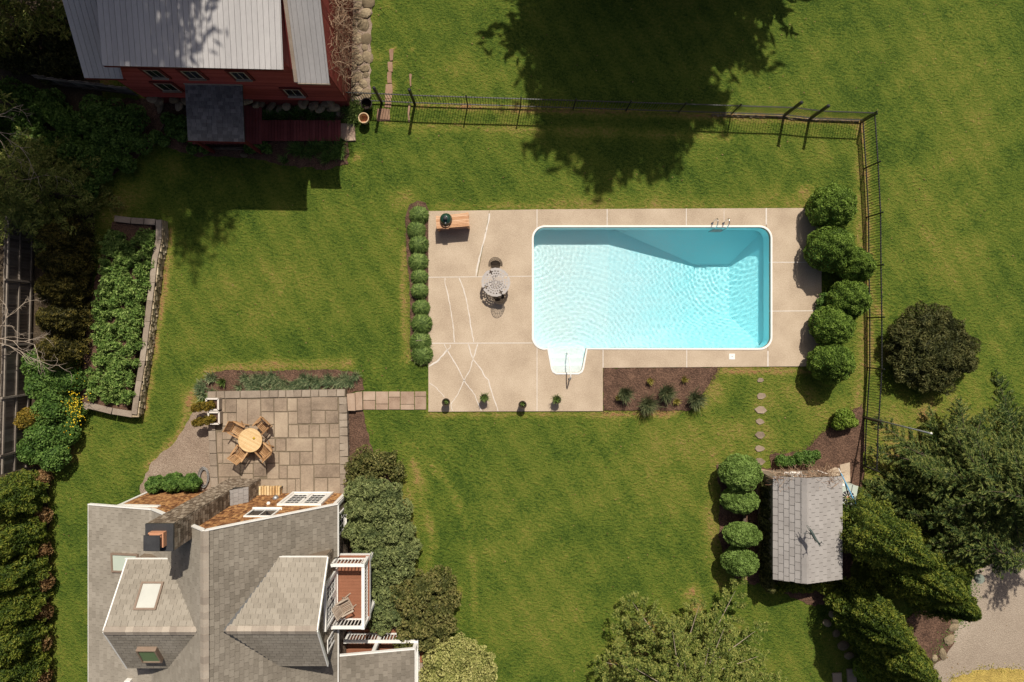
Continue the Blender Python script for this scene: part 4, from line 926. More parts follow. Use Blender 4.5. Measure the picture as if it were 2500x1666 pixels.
# raised bed walls
rb = thing('garden_wall', 'low dry-stone wall with flat coping around the raised vegetable bed', 'wall', at(360, 760))
line = [(388,537),(388,585),(377,640),(372,690),(366,735),(360,785),(354,835),(348,882),(340,930),(334,968),(328,1012)]
for a, b in zip(line[:-1], line[1:]):
    z = .55; pa, pb_ = Vector(at(*a,z)), Vector(at(*b,z)); d = (pb_-pa).normalized()
    MB().beam(pa+d*.008, pb_-d*.008, .25, .07).build('coping_stone', M['coping'], rb)
    L_ = (pb_-pa).length
    for zz in (.06,.19,.32,.45):
        k = 0
        while k < L_:
            w_ = random.uniform(.14,.34); c = pa+d*(k+w_/2); c.z = zz; MB().box(-.14,random.uniform(.14,.19),-w_/2+.008,w_/2-.008,-.055,.055).build('wall_stone', M['drystone'], rb, world=False).location = c-rb.location; k += w_
for a, b in [((280,534),(320,539)),((321,539),(352,541)),((353,541),(380,543)),((204,988),(217,995)),((217,990),(274,1004)),((275,1004),(324,1012))]:
    z = .5; pa, pb_ = Vector(at(*a,z)), Vector(at(*b,z)); d = (pb_-pa).normalized(); MB().beam(pa+d*.01, pb_-d*.01, .27, .08).build('coping_stone', M['coping'], rb); MB().beam(pa-Vector((0,0,.28)), pb_-Vector((0,0,.28)), .22, .45).build('wall_stone', M['drystone'], rb)
sheet('raised_bed_soil', [(285,545),(383,550),(370,640),(350,800),(322,1003),(215,985),(205,960),(240,700)], .38, M['mulch'], 2, .4)

# old plank fence left of the barn
opf = thing('plank_fence', 'old grey plank fence in the shade left of the barn', 'fence', at(240, 228))
for k in range(26):
    x = 120+k*8.6; y = 206+k*1.1; b = Vector(at(x, y))-opf.location
    MB().beam(b, b+Vector((random.uniform(-.02,.02), random.uniform(-.02,.02), 1.15+random.uniform(-.08,.06))), .14, .022, up=(0,1,0)).build('board', M['fencewood'], opf, world=False)
for zz in (.3, .95): MB().beam(Vector(at(118,206))-opf.location+Vector((0,-.03,zz)), Vector(at(338,234))-opf.location+Vector((0,-.03,zz)), .04, .08).build('rail', M['fencewood'], opf, world=False)
# ------------------------------------------------------------------ pool fittings
lad = thing('pool_ladder', 'stainless steel pool ladder with two looped rails at the top edge', 'ladder', at(1753, 553))
def ladder_pts(x):
    o = lad.location; L_ = []
    for (px, py, z) in [(x,546,.04),(x-1,543,.35),(x,540,.62),(x+.5,541,.76),(x+.5,546,.82),(x+.5,553,.78),(x+.5,559,.6),(x+.5,561,.25),(x+.5,561.5,-.2),(x+.5,562,-.75)]:
        p = Vector((*at(px,py)[:2], z))-o; L_.append(p)
    return L_
for x in (1739, 1766):
    MB().tube(ladder_pts(x), .023, 8).build('handrail', M['steel'], lad, smooth=True, world=False); MB().lathe([(.06,.0),(.06,.02),(.03,.05)], 12, c=Vector(at(x,546,.04))-lad.location).build('anchor_plate', M['steel'], lad, world=False)
for zz in (-.25, -.55): a, b = ladder_pts(1739)[-2], ladder_pts(1766)[-2]; MB().beam((a.x,a.y,zz),(b.x,b.y,zz),.10,.03).build('tread', M['white'], lad, world=False)
hr = thing('handrail', 'bent white steel grab rail standing in the pool step bay', 'rail', at(1389, 925))
P = [Vector((*at(x,y)[:2], z))-hr.location for x,y,z in [(1390,926,.04),(1390,925,.4),(1389.5,922,.76),(1389,916,.86),(1388,900,.80),(1387,880,.62),(1386,867,.48),(1385.6,864,.2),(1385.6,863,-.7)]]
MB().tube(P, .026, 8).build('rail_tube', M['white'], hr, smooth=True, world=False); MB().lathe([(.07,0),(.07,.02),(.03,.06)], 12, c=P[0]).build('anchor_plate', M['steel'], hr, world=False)
MB().tube([P[2], Vector((P[2].x,P[2].y-.06,.2)), Vector((P[0].x,P[0].y-.09,.0))], .022, 8).build('brace', M['white'], hr, smooth=True, world=False)
# ------------------------------------------------------------------ grill table and kamado
TZ = .84
gt = thing('grill_table', 'reddish plank grill table standing on the pool deck corner', 'table', at(1104, 541, .04))
c4 = [Vector(at(x,y,TZ)) for x,y in [(1064,529),(1144,519.5),(1146,552.5),(1066,559)]]; o = gt.location
for k in range(9):
    a, b = c4[0].lerp(c4[3], (k+.5)/9), c4[1].lerp(c4[2], (k+.5)/9); w_ = (c4[3]-c4[0]).length/9-.006
    MB().beam(a-o, b-o, w_, .035).build('plank', M['cedarwood'], gt, world=False)
sh = [p-Vector((0,0,TZ-.04)) for p in c4]
for i in range(4):
    p = c4[i].lerp(sum(c4, Vector())/4, .08); MB().beam((p.x-o.x,p.y-o.y,0),(p.x-o.x,p.y-o.y,TZ-.06),.09,.09,up=(1,0,0)).build('leg', M['cedarwood'], gt, world=False)
cc = [p.lerp(sum(c4, Vector())/4, .06) for p in c4]
for k in range(6):
    a, b = cc[0].lerp(cc[3], (k+.5)/6), cc[1].lerp(cc[2], (k+.5)/6); MB().beam((a.x-o.x,a.y-o.y,.2),(b.x-o.x,b.y-o.y,.2),.1,.03).build('shelf_plank', M['cedarwood'], gt, world=False)
for i in range(4): a, b = cc[i], cc[(i+1)%4]; MB().beam((a.x-o.x,a.y-o.y,TZ-.08),(b.x-o.x,b.y-o.y,TZ-.08),.03,.1).build('apron', M['cedarwood'], gt, world=False)
eg = thing('kamado_grill', 'dark green egg-shaped ceramic grill set into the plank table', 'grill', at(1091, 540, .45))
MB().lathe([(.13,0),(.21,.06),(.26,.2),(.275,.36),(.27,.42)], 28).build('base', M['egg'], eg, smooth=True, world=False)
MB().lathe([(.28,.42),(.28,.46)], 28).build('band', M['darkgrey'], eg, world=False)
MB().lathe([(.275,.46),(.272,.52),(.25,.62),(.20,.70),(.13,.755),(.08,.77)], 28).build('lid', M['egg'], eg, smooth=True, world=False)
MB().lathe([(.075,.76),(.075,.83),(.09,.84),(.09,.86),(.02,.87)], 16).build('vent_cap', M['darkgrey'], eg, smooth=True, world=False)
MB().lathe([(.03,0),(.03,.02)], 12, c=(0,-.2,.71)).build('thermometer', M['steel'], eg, world=False); MB().tube([(-.12,-.25,.5),(-.1,-.33,.52),(.1,-.33,.52),(.12,-.25,.5)], .015).build('handle', M['cedarwood'], eg, world=False)
MB().box(-.12,.12,-.42,-.36,.42,.45).build('side_shelf', M['cedarwood'], eg, world=False)
# ------------------------------------------------------------------ cast lattice table and chairs by the pool
it = thing('lattice_table', 'round grey cast-metal lattice table with scalloped rim by the pool', 'table', at(1211, 692, .04))
def lattice():
    mb = MB(); R_ = .64; ns, nr = 48, 12; zt = .72
    for j in range(nr):
        r0, r1 = R_*(j/nr), R_*((j+1)/nr)
        for i in range(ns):
            a = (i+.5)/ns*2*math.pi
            slot = j > 6 and i % 12 == 3
            hole = (j % 2 == 1 and (i+j//2) % 2 == 0 and 0 < j < nr-1) or (j % 2 == 0 and 1 < j < 6 and (i+j) % 4 == 0)
            if slot or hole: continue
            e = r1 + (.018*abs(math.sin(i/ns*math.pi*18)) if j == nr-1 else 0); a0, a1 = i/ns*2*math.pi, (i+1)/ns*2*math.pi
            V = [(r0*math.cos(a0),r0*math.sin(a0)),(e*math.cos(a0),e*math.sin(a0)),(e*math.cos(a1),e*math.sin(a1)),(r0*math.cos(a1),r0*math.sin(a1))]
            mb.add([(x,y,zt) for x,y in V]+[(x,y,zt-.018) for x,y in V], [(0,1,2,3),(7,6,5,4),(1,0,4,5),(2,1,5,6),(3,2,6,7),(0,3,7,4)])
    return mb
lattice().build('tabletop', M['castgrey'], it, world=False)
MB().tube([(.60*math.cos(k*math.pi/24), .60*math.sin(k*math.pi/24), .69) for k in range(49)], .014, 5).build('apron_ring', M['castgrey'], it, world=False)
for k in range(4):
    a = k*math.pi/2+.4; MB().tube([(.12*math.cos(a),.12*math.sin(a),.68),(.22*math.cos(a),.22*math.sin(a),.45),(.18*math.cos(a),.18*math.sin(a),.25),(.36*math.cos(a),.36*math.sin(a),0)], .018).build('leg', M['castgrey'], it, smooth=True, world=False)
def wire_chair(loc, rz, label):
    t = thing('wire_chair', label, 'chair', loc, rz, group='lattice chairs by the pool'); m = M['wicker']
    s = MB(); s.tube([(.21*math.cos(a*math.pi/10), .21*math.sin(a*math.pi/10), .43) for a in range(21)], .014, 5)
    for k in range(-3,4):
        w_ = math.sqrt(max(.001,.21**2-(k*.055)**2)); s.tube([(-w_*.99,k*.055,.43),(w_*.99,k*.055,.43)], .008, 4); s.tube([(k*.055,-w_*.99,.43),(k*.055,w_*.99,.43)], .008, 4)
    s.lathe([(.205,.417),(.205,.425)], 20); s.build('seat', m, t, world=False)
    b = MB(); rim = lambda a, u: ((.24+.07*u)*math.cos(a), (.21+.11*u)*math.sin(a), .44+.40*u*(.35+.65*max(0,math.sin(a))))
    for u in (0, .5, 1): b.tube([rim(math.radians(-15+k*210/24), u) for k in range(25)], .012 if u in (0,1) else .008, 5)
    for k in range(12):
        a0, a1, a2 = [math.radians(-15+x*210/12) for x in (k, k+.5, k+1)]
        b.tube([rim(a0,0),rim(a1,.5),rim(a2,1)], .0085, 4); b.tube([rim(a2,0),rim(a1,.5),rim(a0,1)], .0085, 4)
    b.build('backrest', m, t, world=False)
    for x, y in ((.16,.14),(-.16,.14),(.16,-.15),(-.16,-.15)): MB().tube([(x,y,.42),(x*1.25,y*1.25,0)], .012, 5).build('leg', m, t, world=False)
wire_chair(at(1210,650,.04), 0.03, 'brown lattice-back chair on the side nearest the grill')
wire_chair(at(1220,728,.04), math.pi-.2, 'lattice chair half hidden under the round table, nearest the planters')
# ------------------------------------------------------------------ teak set on the patio
tt = thing('teak_table', 'round slatted teak table on the stone patio', 'table', at(624.7, 1069, PZ))
R_ = .51
for k in range(15):
    x = -R_+(k+.5)*2*R_/15; w_ = 2*R_/15-.006; h_ = math.sqrt(max(0, R_**2-max(abs(x-w_/2), abs(x+w_/2))**2)); h2 = math.sqrt(max(0, R_**2-min(abs(x-w_/2), abs(x+w_/2))**2))
    l, r = (h_, h2) if x < 0 else (h2, h_)
    MB().prism([(x-w_/2,-l),(x+w_/2,-r),(x+w_/2,r),(x-w_/2,l)], .69, .715).build('slat', M['paleteak'], tt, world=False)
rim = MB(); N_ = 48
V = [(rr*math.cos(2*math.pi*k/N_), rr*math.sin(2*math.pi*k/N_), z) for rr, z in ((.50,.718),(.535,.718),(.535,.66),(.50,.66)) for k in range(N_)]
rim.add(V, [(i*N_+k, ((i+1)%4)*N_+k, ((i+1)%4)*N_+(k+1)%N_, i*N_+(k+1)%N_) for i in range(4) for k in range(N_)]).build('rim', M['paleteak'], tt, world=False)
for k in range(4): a = k*math.pi/2+.5; MB().beam((.3*math.cos(a),.3*math.sin(a),0),(.22*math.cos(a+.3),.22*math.sin(a+.3),.68),.06,.06).build('leg', M['teak'], tt, world=False)
tt.rotation_euler = (0,0,math.radians(62))
lf = MB(); lf.prism([(-.055,0),(0,-.075),(.06,.0),(.0,.06)], 0, .045, .02); lf.lathe([(.05,0),(.045,.03),(.012,.05),(.01,.085)], 12)
cn = single('table_ornament', lf, M['petal'], 'small yellow candle holder in the middle of the teak table', 'ornament'); cn.location = at(620, 1070, PZ+.72)
def armchair(name, label, loc, rz, m='teak', group=None):
    """faces -y"""
    t = thing(name, label, 'chair', loc, rz, group=group); W = .25
    for k in range(8): x = -W+.02+k*(2*W-.04)/7; MB().beam((x,-.25,.42),(x,.20,.40),.045,.02).build('seat_slat', M[m], t, world=False)
    for s in (-1,1):
        MB().beam((s*W,-.26,.395),(s*W,.22,.375),.035,.06).build('seat_rail', M[m], t, world=False)
        MB().beam((s*(W+.02),.10,.02),(s*W,-.26,.62),.03,.05).build('leg', M[m], t, world=False); MB().beam((s*(W+.02),-.28,.0),(s*W,.25,.55),.03,.05).build('leg', M[m], t, world=False)
        MB().beam((s*W,.18,.36),(s*W,.36,.96),.035,.05).build('back_post', M[m], t, world=False)
        MB().beam((s*(W+.03),-.30,.64),(s*(W+.03),.26,.645),.065,.03).build('armrest', M[m], t, world=False)
    for k in range(9): x = -W+.05+k*(2*W-.10)/8; MB().beam((x,.205,.46),(x,.345,.90),.036,.018,up=(0,1,0)).build('back_slat', M[m], t, world=False)
    for z, y in ((.45,.205),(.93,.352)): MB().beam((-W,y,z),(W,y,z),.03,.07).build('back_rail', M[m], t, world=False)
    for y, z in ((-.25,.40),(.2,.385)): MB().beam((-W,y,z),(W,y,z),.04,.03).build('seat_rail', M[m], t, world=False)
    return t
tc = (624.7, 1069)
for (x, y, lab) in [(588,1044,'teak armchair with its back to the golden planters'),(651,1034,'teak armchair on the flower-bed side of the round table'),(597,1102,'teak armchair beside the gravel, nearest the shrubs'),(655,1097,'teak armchair on the pool side nearest the house')]:
    dx, dy = tc[0]-x, -(tc[1]-y); armchair('teak_chair', lab, at(x, y, PZ), math.atan2(dy, dx)+math.pi/2 + random.uniform(-.12,.12), group='teak chairs round the table')
armchair('balcony_chair', 'weathered slatted armchair on the small balcony', (*q(-352, 612)[:2], BF), math.radians(118), 'oldwood')
# firewood rack
fw = thing('firewood_rack', 'bundle of pale split firewood on a low rack by the house wall', 'firewood', at(664, 1197, PZ))
for k in range(8):
    x = -.44+k*.125; MB().prism([(x-.055,-.24+random.uniform(-.03,.03)),(x+.055,-.24),(x+.05,.24+random.uniform(-.03,.05)),(x-.05,.24)], .2+random.uniform(-.02,.02), .34+random.uniform(-.02,.04), .03).build('log', M['firewood'], fw, world=False)
    MB().prism([(x-.05,-.22),(x+.055,-.22),(x+.05,.22),(x-.05,.22)], .08, .2, .02).build('log', M['firewood'], fw, world=False)
for s in (-1,1): MB().beam((-.5,s*.17,.05),(.5,s*.17,.05),.04,.06).build('rack_rail', M['darkgrey'], fw, world=False); MB().tube([(s*.5,-.17,0),(s*.5,-.17,.4),(s*.5,.17,.4),(s*.5,.17,0)], .015).build('rack_hoop', M['darkgrey'], fw, world=False)
MB().tube([(-.5,-.15,.36),(-.2,-.13,.40),(.1,-.16,.39),(.5,-.12,.36)], .006).build('cord', M['darkgrey'], fw, world=False)
# hose
hs = MB()
for k in range(9):
    rx_, ry_ = random.uniform(.17,.26), random.uniform(.36,.5); cx, cy = random.uniform(-.05,.05), random.uniform(-.06,.06); a0 = random.uniform(0,6)
    hs.tube([(cx+rx_*math.cos(a0+i*.33), cy+ry_*math.sin(a0+i*.33), .03+.012*k+random.uniform(0,.01)) for i in range(20)], .016, 5)
hz = single('garden_hose', hs, M['hose'], 'coiled grey garden hose on the gravel left of the patio', 'hose', smooth=True); hz.location = (*at(500, 1166)[:2], .02)
# planter boxes
def planter(x0, x1, y0, y1, label):
    a, b = at(x0, y1, PZ+.36), at(x1, y0, PZ+.36); t = thing('planter_box', label, 'planter', ((a[0]+b[0])/2, (a[1]+b[1])/2, 0), group='white-rimmed planters at the patio edge')
    w_, d_ = (b[0]-a[0])/2, (b[1]-a[1])/2; zt = PZ+.36
    for p, q_, ln in (((-w_,-d_),(w_,-d_),0),((w_,-d_),(w_,d_),1),((w_,d_),(-w_,d_),0),((-w_,d_),(-w_,-d_),1)):
        p, q_ = Vector((*p,0)), Vector((*q_,0)); MB().beam(p+Vector((0,0,zt/2)), q_+Vector((0,0,zt/2)), .06, zt-.06).build('side_panel', M['coping'], t, world=False); MB().beam(p+Vector((0,0,zt)), q_+Vector((0,0,zt)), .075, .06).build('rim_board', M['sealant'], t, world=False)
    MB().box(-w_+.03, w_-.03, -d_+.03, d_-.03, zt-.25, zt-.08).build('soil', M['mulch'], t, world=False)
planter(504,533,974,1001,'white-rimmed square planter closest to the flower bed'); planter(509,535,1007,1035,'white-rimmed square planter nearer the round teak table')
# pots
def pot(name, label, px, py, r, h, m, ms='soil', lip=.02, z0=.0, group=None, soil=.8):
    t = thing(name, label, 'pot', at(px, py, z0), group=group)
    V, F = [], []; n = 24; pr_ = [(r*.68,0),(r*.9,h*.45),(r,h-.04),(r+lip,h-.03),(r+lip,h),(r-.02,h),(r-.03,h-.04),(r*.85,h*soil)]
    for rr, zz in pr_: V += [(rr*math.cos(2*math.pi*k/n), rr*math.sin(2*math.pi*k/n), zz) for k in range(n)]
    for i in range(len(pr_)-1): F += [(i*n+k, i*n+(k+1)%n, (i+1)*n+(k+1)%n, (i+1)*n+k) for k in range(n)]
    MB().add(V, F).build('body', M[m], t, smooth=False, world=False); MB().lathe([(r*.86,h*soil-.02),(r*.86,h*soil)], n).build('soil', M[ms], t, world=False); return t
pot('glazed_pot', 'large dark glazed flower pot with a pale rim by the gate', 900, 262, .25, .55, 'potdark', lip=.015, soil=.35)
pot('glazed_pot', 'empty cream glazed flower pot beside the dark one by the gate', 893, 296, .225, .5, 'terracotta', 'flue', lip=.02, soil=.3)
POTS = [(1091,980,'dark planter pot with sparse shoots at the deck corner near the path'),(1183,970,'dark planter pot with a full green tuft, second from the path'),(1275,986,'dark planter pot with sparse shoots in the middle of the deck edge'),(1358,974,'dark planter pot with a full green tuft below the pool rail')]
for x, y, lab in POTS: pot('planter_pot', lab, x, y, .17, .52, 'potbrown', z0=.04, group='planter pots along the deck edge', soil=.75)
# ------------------------------------------------------------------ poles, lamp, air conditioner
pl = thing('pole', 'tall thin grey metal pole standing at the bend of the right fence', 'pole', at(2108,1018))
MB().tube([(0,0,0),(0,0,2.6),(0,0,5.0)], [.04,.034,.03], 8).build('shaft', M['galv'], pl, smooth=True, world=False); MB().lathe([(.04,5.0),(.05,5.03),(.02,5.08)], 10).build('finial', M['white'], pl, world=False)
p2 = thing('stake', 'short grey metal stake near the shed end of the fence', 'stake', at(2113,1138)); MB().tube([(0,0,0),(0,0,.95)], .02, 6).build('shaft', M['galv'], p2, world=False); MB().lathe([(.03,.93),(.03,.96)], 8).build('tip', M['galv'], p2, world=False)
lp = thing('lamp_post', 'black bollard lamp with a ribbed grey-green dome beside the gravel drive', 'lamp', at(2352,1393))
MB().tube([(0,0,0),(0,0,.75)], .035, 10).build('post', M['black'], lp, world=False); MB().lathe([(.05,.72),(.10,.80),(.19,.98),(.22,1.06),(.21,1.10)], 20).build('lamp_body', M['lens'], lp, world=False)
dm = MB()
for i in range(5): dm.lathe([(.21-.04*i,1.10+.018*i),(.205-.04*i,1.118+.018*i)], 20)
dm.build('louvre_dome', M['lens'], lp, world=False)
ac = thing('air_conditioner', 'pale green air conditioner unit with a round fan guard beside the shed', 'air conditioner', (*at(2071,1208,.8)[:2], 0), math.radians(-10))
MB().box(-.36,.36,-.46,.44,.05,.78).build('cabinet', M['acgreen'], ac, world=False); MB().box(-.38,.38,-.48,.46,.78,.8).build('top_panel', M['acgreen'], ac, world=False)
MB().lathe([(.3,.795),(.3,.804)], 28, c=(.0,-.12,0)).build('fan_opening', M['darkgrey'], ac, world=False)
gd = MB()
for k in range(12): a = k*math.pi/6; gd.beam((.05*math.cos(a),-.12+.05*math.sin(a),.825),(.31*math.cos(a),-.12+.31*math.sin(a),.81),.016,.012)
gd.build('fan_guard', M['white'], ac, world=False); MB().lathe([(.07,.82),(.07,.85),(.03,.86)], 16, c=(0,-.12,0)).build('fan_hub', M['flue'], ac, world=False); MB().box(.10,.125,.1,.46,.8,.812).build('panel_seam', M['darkgrey'], ac, world=False)
bp_ = thing('skimmer_pole', 'blue telescopic pole leaning across the air conditioner', 'pole', at(2050,1146)); a, b = Vector(at(2047,1143,.6))-bp_.location, Vector(at(2090,1232,1.15))-bp_.location
MB().tube([a, a.lerp(b,.15)], .018, 6).build('grip', M['white'], bp_, world=False); MB().tube([a.lerp(b,.15), b], .03, 6).build('shaft', M['blue'], bp_, world=False); MB().tube([a.lerp(b,.5), a.lerp(b,.56)], .026, 6).build('clamp', M['white'], bp_, world=False)
vp = thing('vent_pipe', 'white plastic pipe elbow at the corner of the shed roof', 'pipe', (*at(2058,1184,1.9)[:2], 0)); MB().tube([(0,0,0),(0,0,1.85),(-.05,-.0,2.0),(-.1,-.0,2.02)], .05, 8).build('pipe', M['white'], vp, smooth=True, world=False); MB().lathe([(.07,1.8),(.075,1.92),(.05,1.97)], 12).build('elbow', M['white'], vp, world=False)
for poly, lab in [([(2018,1150),(2038,1141),(2047,1143),(2050,1160),(2040,1168),(2020,1166)],'tan concrete slab piece in the mulch, left one'),([(2049,1135),(2074,1129),(2075,1176),(2057,1178),(2052,1160)],'tan concrete slab piece beside the fence, right one'),([(1855,1145),(1875,1148),(1880,1158),(1872,1185),(1862,1205),(1850,1218),(1846,1200),(1856,1170)],'long tan flagstone between the globe bush and the shed')]:
    single('concrete_slab', MB().prism([at(*p)[:2] for p in poly], -.05, .05, .012), M['pinkstone'] if 'flagstone' in lab else M['concrete'], lab, 'slab')
wb_ = single('white_board', MB().beam((0,0,.06),(.45,-.18,.06),.05,.03), M['white'], 'short white board lying in the mulch at the end of the shed', 'board'); wb_.location = (*at(2006,1152)[:2], .05)
for i, (x, y, rx_, ry_) in enumerate([(2327,1530,.26,.2),(2318,1560,.3,.2),(2312,1565,.2,.25),(2300,1596,.34,.18),(2280,1606,.2,.14),(2330,1516,.18,.14)]):
    o = rock('edging_rock', (*at(x,y)[:2], .05), rx_, ry_, .14); tag(o, ['brown edging rock nearest the lamp end of the drive bed','large pale edging rock in the middle of the drive bed','squat edging rock behind the large pale one','flat long edging rock at the lower end of the drive bed','smallest edging rock at the tip of the drive bed','topmost small edging rock by the hedge foot'][i], 'rock', 'rocks edging the gravel drive')
for i, (x, y, lab) in enumerate([(2045,1655,'grey paving slab at the bottom edge, left of two'),(2080,1645,'grey paving slab at the bottom edge, right of two')]):
    c = at(x,y); single('paving_slab', MB().prism([(c[0]-.22,c[1]-.4),(c[0]+.2,c[1]-.4),(c[0]+.16,c[1]+.25),(c[0]-.26,c[1]+.22)], -.05, .06, .015), M['coping'], lab, 'slab')
for i, (x, y, r) in enumerate([(2018,1520,.2),(2040,1545,.18),(2058,1575,.24),(2072,1600,.2),(2030,1500,.16)]):
    o = rock('edging_rock', (*at(x,y)[:2], .05), r*1.2, r, .15); tag(o, ['grey rock in the deep shade under the hedge, largest group','grey rock under the hedge beside the biggest shaded one','biggest grey rock in the shade below the hedge','lowest grey rock in the shade towards the paving slabs','topmost grey rock in the shade below the shed'][i], 'rock', 'rocks in the hedge shade')
o = rock('garden_rock', (*at(596,380)[:2], .06), .2, .12, .1); tag(o, 'pale flat rock in the shaded bed below the barn porch', 'rock')
# pink flagstone path through the gate
import itertools; gz = itertools.count()
gp = thing('gate_path', loc=at(945, 230), kind='structure')
for x0, x1, y0, y1 in [(941,958,206,240),(940,955,242,262),(920,953,266,296),(945,957,178,203),(948,958,152,175),(951,961,122,148),(1000,1005,182,212),(996,1001,255,298)]:
    j = lambda v: v+random.uniform(-1.5,1.5)
    MB().prism([at(j(x),j(y))[:2] for x,y in [(x0,y0),((x0+x1)/2,y0-1),(x1,y0),(x1,(y0+y1)/2),(x1,y1),(x0,y1),(x0,(y0+y1)/2)]], -.05, .016+.0045*next(gz), .004).build('paver', M['dirtstone'], gp)
# deer weathervane
dv = thing('weathervane', 'dark bronze leaping deer weathervane on the shed roof', 'weathervane', on_plane(1968,1296,*plane_of(pls[1])) + Vector((0,0,0)))
MB().tube([(0,0,0),(0,0,.55)], .012, 6).build('rod', M['copper'], dv, world=False)
ar = MB(); ar.tube([(-.30,.02,.42),(.30,-.02,.42)], .01, 5); ar.tube([(0,-.22,.40),(0,.22,.40)], .008, 5); ar.lathe([(.035,.38),(.045,.42),(.03,.46)], 8); ar.build('direction_arms', M['copper'], dv, world=False)
dr = MB(); a = math.radians(-62); R2 = lambda x, s, z: (x*math.cos(a)-s*math.sin(a), x*math.sin(a)+s*math.cos(a), z+.62)
dr.tube([R2(*p) for p in [(-.27,0,.02),(-.2,0,.05),(-.05,0,.05),(.1,0,.07),(.2,0,.12),(.27,0,.24),(.31,0,.30),(.40,0,.27)]], [.02,.055,.06,.06,.05,.03,.03,.014], 8)
for p in ([(.14,.03,.05),(.26,.03,.02),(.32,.03,-.08)],[(.14,-.03,.05),(.24,-.03,-.02),(.34,-.03,-.04)],[(-.22,.03,.03),(-.30,.03,-.08),(-.42,.03,-.12)],[(-.22,-.03,.03),(-.34,-.03,-.06),(-.44,-.03,-.06)],[(.28,.01,.3),(.24,.07,.42),(.30,.10,.5)],[(.28,-.01,.3),(.24,-.07,.42),(.30,-.10,.5)],[(.25,.06,.38),(.18,.08,.44)],[(.25,-.06,.38),(.18,-.08,.44)]): dr.tube([R2(*x) for x in p], [.018]+[.010]*(len(p)-1), 5)
dr.build('deer_figure', M['copper'], dv, smooth=True, world=False)
# ------------------------------------------------------------------ vegetation
def unit(a): return a/(np.linalg.norm(a, axis=-1, keepdims=True)+1e-9)
def leaf_quads(P, Nn, size, asp=.5, tilt=.7, along=None, rng=RNG, tint=None):
    n = len(P); R_ = unit(rng.normal(size=(n,3))); nm = unit(Nn*(1-tilt)+R_*tilt)
    base = along if along is not None else rng.normal(size=(n,3))
    u = unit(base-nm*np.sum(base*nm, 1, keepdims=True)); w_ = np.cross(nm, u); s = (size*rng.uniform(.65,1.35,(n,1)))
    V = np.stack([P+u*s, P+w_*s*asp, P-u*s, P-w_*s*asp], 1).reshape(-1,3)
    t = np.repeat(rng.uniform(0,1,n) if tint is None else tint, 4)
    return V, np.arange(4*n).reshape(-1,4), t
def join(parts):
    Vs, Fs, Ts, b = [], [], [], 0
    for V, F, t in parts: Vs.append(V); Fs.append(F+b); Ts.append(t); b += len(V)
    return np.vstack(Vs), np.vstack(Fs), np.concatenate(Ts)
def sphere_dirs(n, rng=RNG, zmin=-1.0):
    z = rng.uniform(zmin,1,n); a = rng.uniform(0,2*np.pi,n); r = np.sqrt(1-z*z); return np.stack([r*np.cos(a), r*np.sin(a), z], 1)
def lumpy(n, rad, lumps=40, amp=.14, width=.3, zmin=-.6, egg=0.0, rng=RNG, shell=.06):
    """points and normals on a bumpy egg"""
    d = sphere_dirs(n, rng, zmin); B = sphere_dirs(lumps, rng); D2 = d@B.T; k = np.exp((D2.max(1)-1)/(width*width))
    r = 1-amp+amp*1.5*k; r *= 1-shell*rng.uniform(0,1,n)**2
    e = 1-egg*np.clip(d[:,2],0,1)**1.5
    P = d*r[:,None]*np.array(rad); P[:,0] *= e; P[:,1] *= e
    j = D2.argmax(1); Nn = unit(d/np.array(rad)*min(rad)+.9*(d-B[j])); return P, Nn, .25+.5*k+rng.uniform(-.3,.3,n)
def core(rad, c, f=.84, egg=0.0):
    V, F = [], []; n, m_ = 14, 8
    for i in range(m_+1):
        ph = math.pi*i/m_; z = math.cos(ph); s = math.sin(ph)*(1-egg*max(0,z)**1.5)
        V += [(c[0]+rad[0]*f*s*math.cos(2*math.pi*k/n), c[1]+rad[1]*f*s*math.sin(2*math.pi*k/n), c[2]+rad[2]*f*z) for k in range(n)]
    for i in range(m_): F += [(i*n+k, (i+1)*n+k, (i+1)*n+(k+1)%n, i*n+(k+1)%n) for k in range(n)]
    return np.array(V), np.array(F), np.full(len(V), .35)
def crown_obj(name, parts, m, parent, dz=(0,0,0)):
    V, F, t = join(parts); return link(name, fast_mesh(name, V+np.array(dz), F, m, t), parent)
def ball_mesh(rad, n, leaf, m, lumps=40, amp=.14, width=.3, egg=.0, zmin=-.75, asp=.55, tilt=.55, seed=1):
    rng = np.random.default_rng(seed); P, Nn, tn = lumpy(n, rad, lumps, amp, width, zmin, egg, rng)
    parts = [leaf_quads(P, Nn, leaf, asp, tilt, rng=rng, tint=tn), core(rad, (0,0,0), 1-amp-.05, egg)]
    V, F, t = join(parts); return fast_mesh('crown', V, F, m, t)
def shrub(name, label, cx, cy, rpx, h, m, cat='shrub', group=None, leaf=.045, n=6000, lumps=40, amp=.14, width=.3, egg=.25, seed=None, ry=None, lift=0.0, trunk=True, asp=.55, tilt=.55, z0=0.0, rz=None):
    """round shrub whose crown centre shows at (cx, cy), rpx wide"""
    zc = z0+lift+h*.47; f = 1-zc/H; R_ = rpx*K*f; c = at(cx, cy, zc)
    t = thing(name, label, cat, (c[0], c[1], z0), group=group)
    me = ball_mesh((R_, R_*(ry or 1), h*.55), n, leaf, M[m], lumps, amp, width, egg, seed=seed if seed is not None else random.randint(0,9999), asp=asp, tilt=tilt)
    link('crown', me, t, (0,0,lift+h*.47), (0,0,rz if rz is not None else random.uniform(0,6.28) if not ry else 0))
    if trunk: MB().tube([(0,0,0),(.01,.01,lift+h*.4)], [.07,.045], 7).build('trunk', M['bark'], t, world=False)
    return t
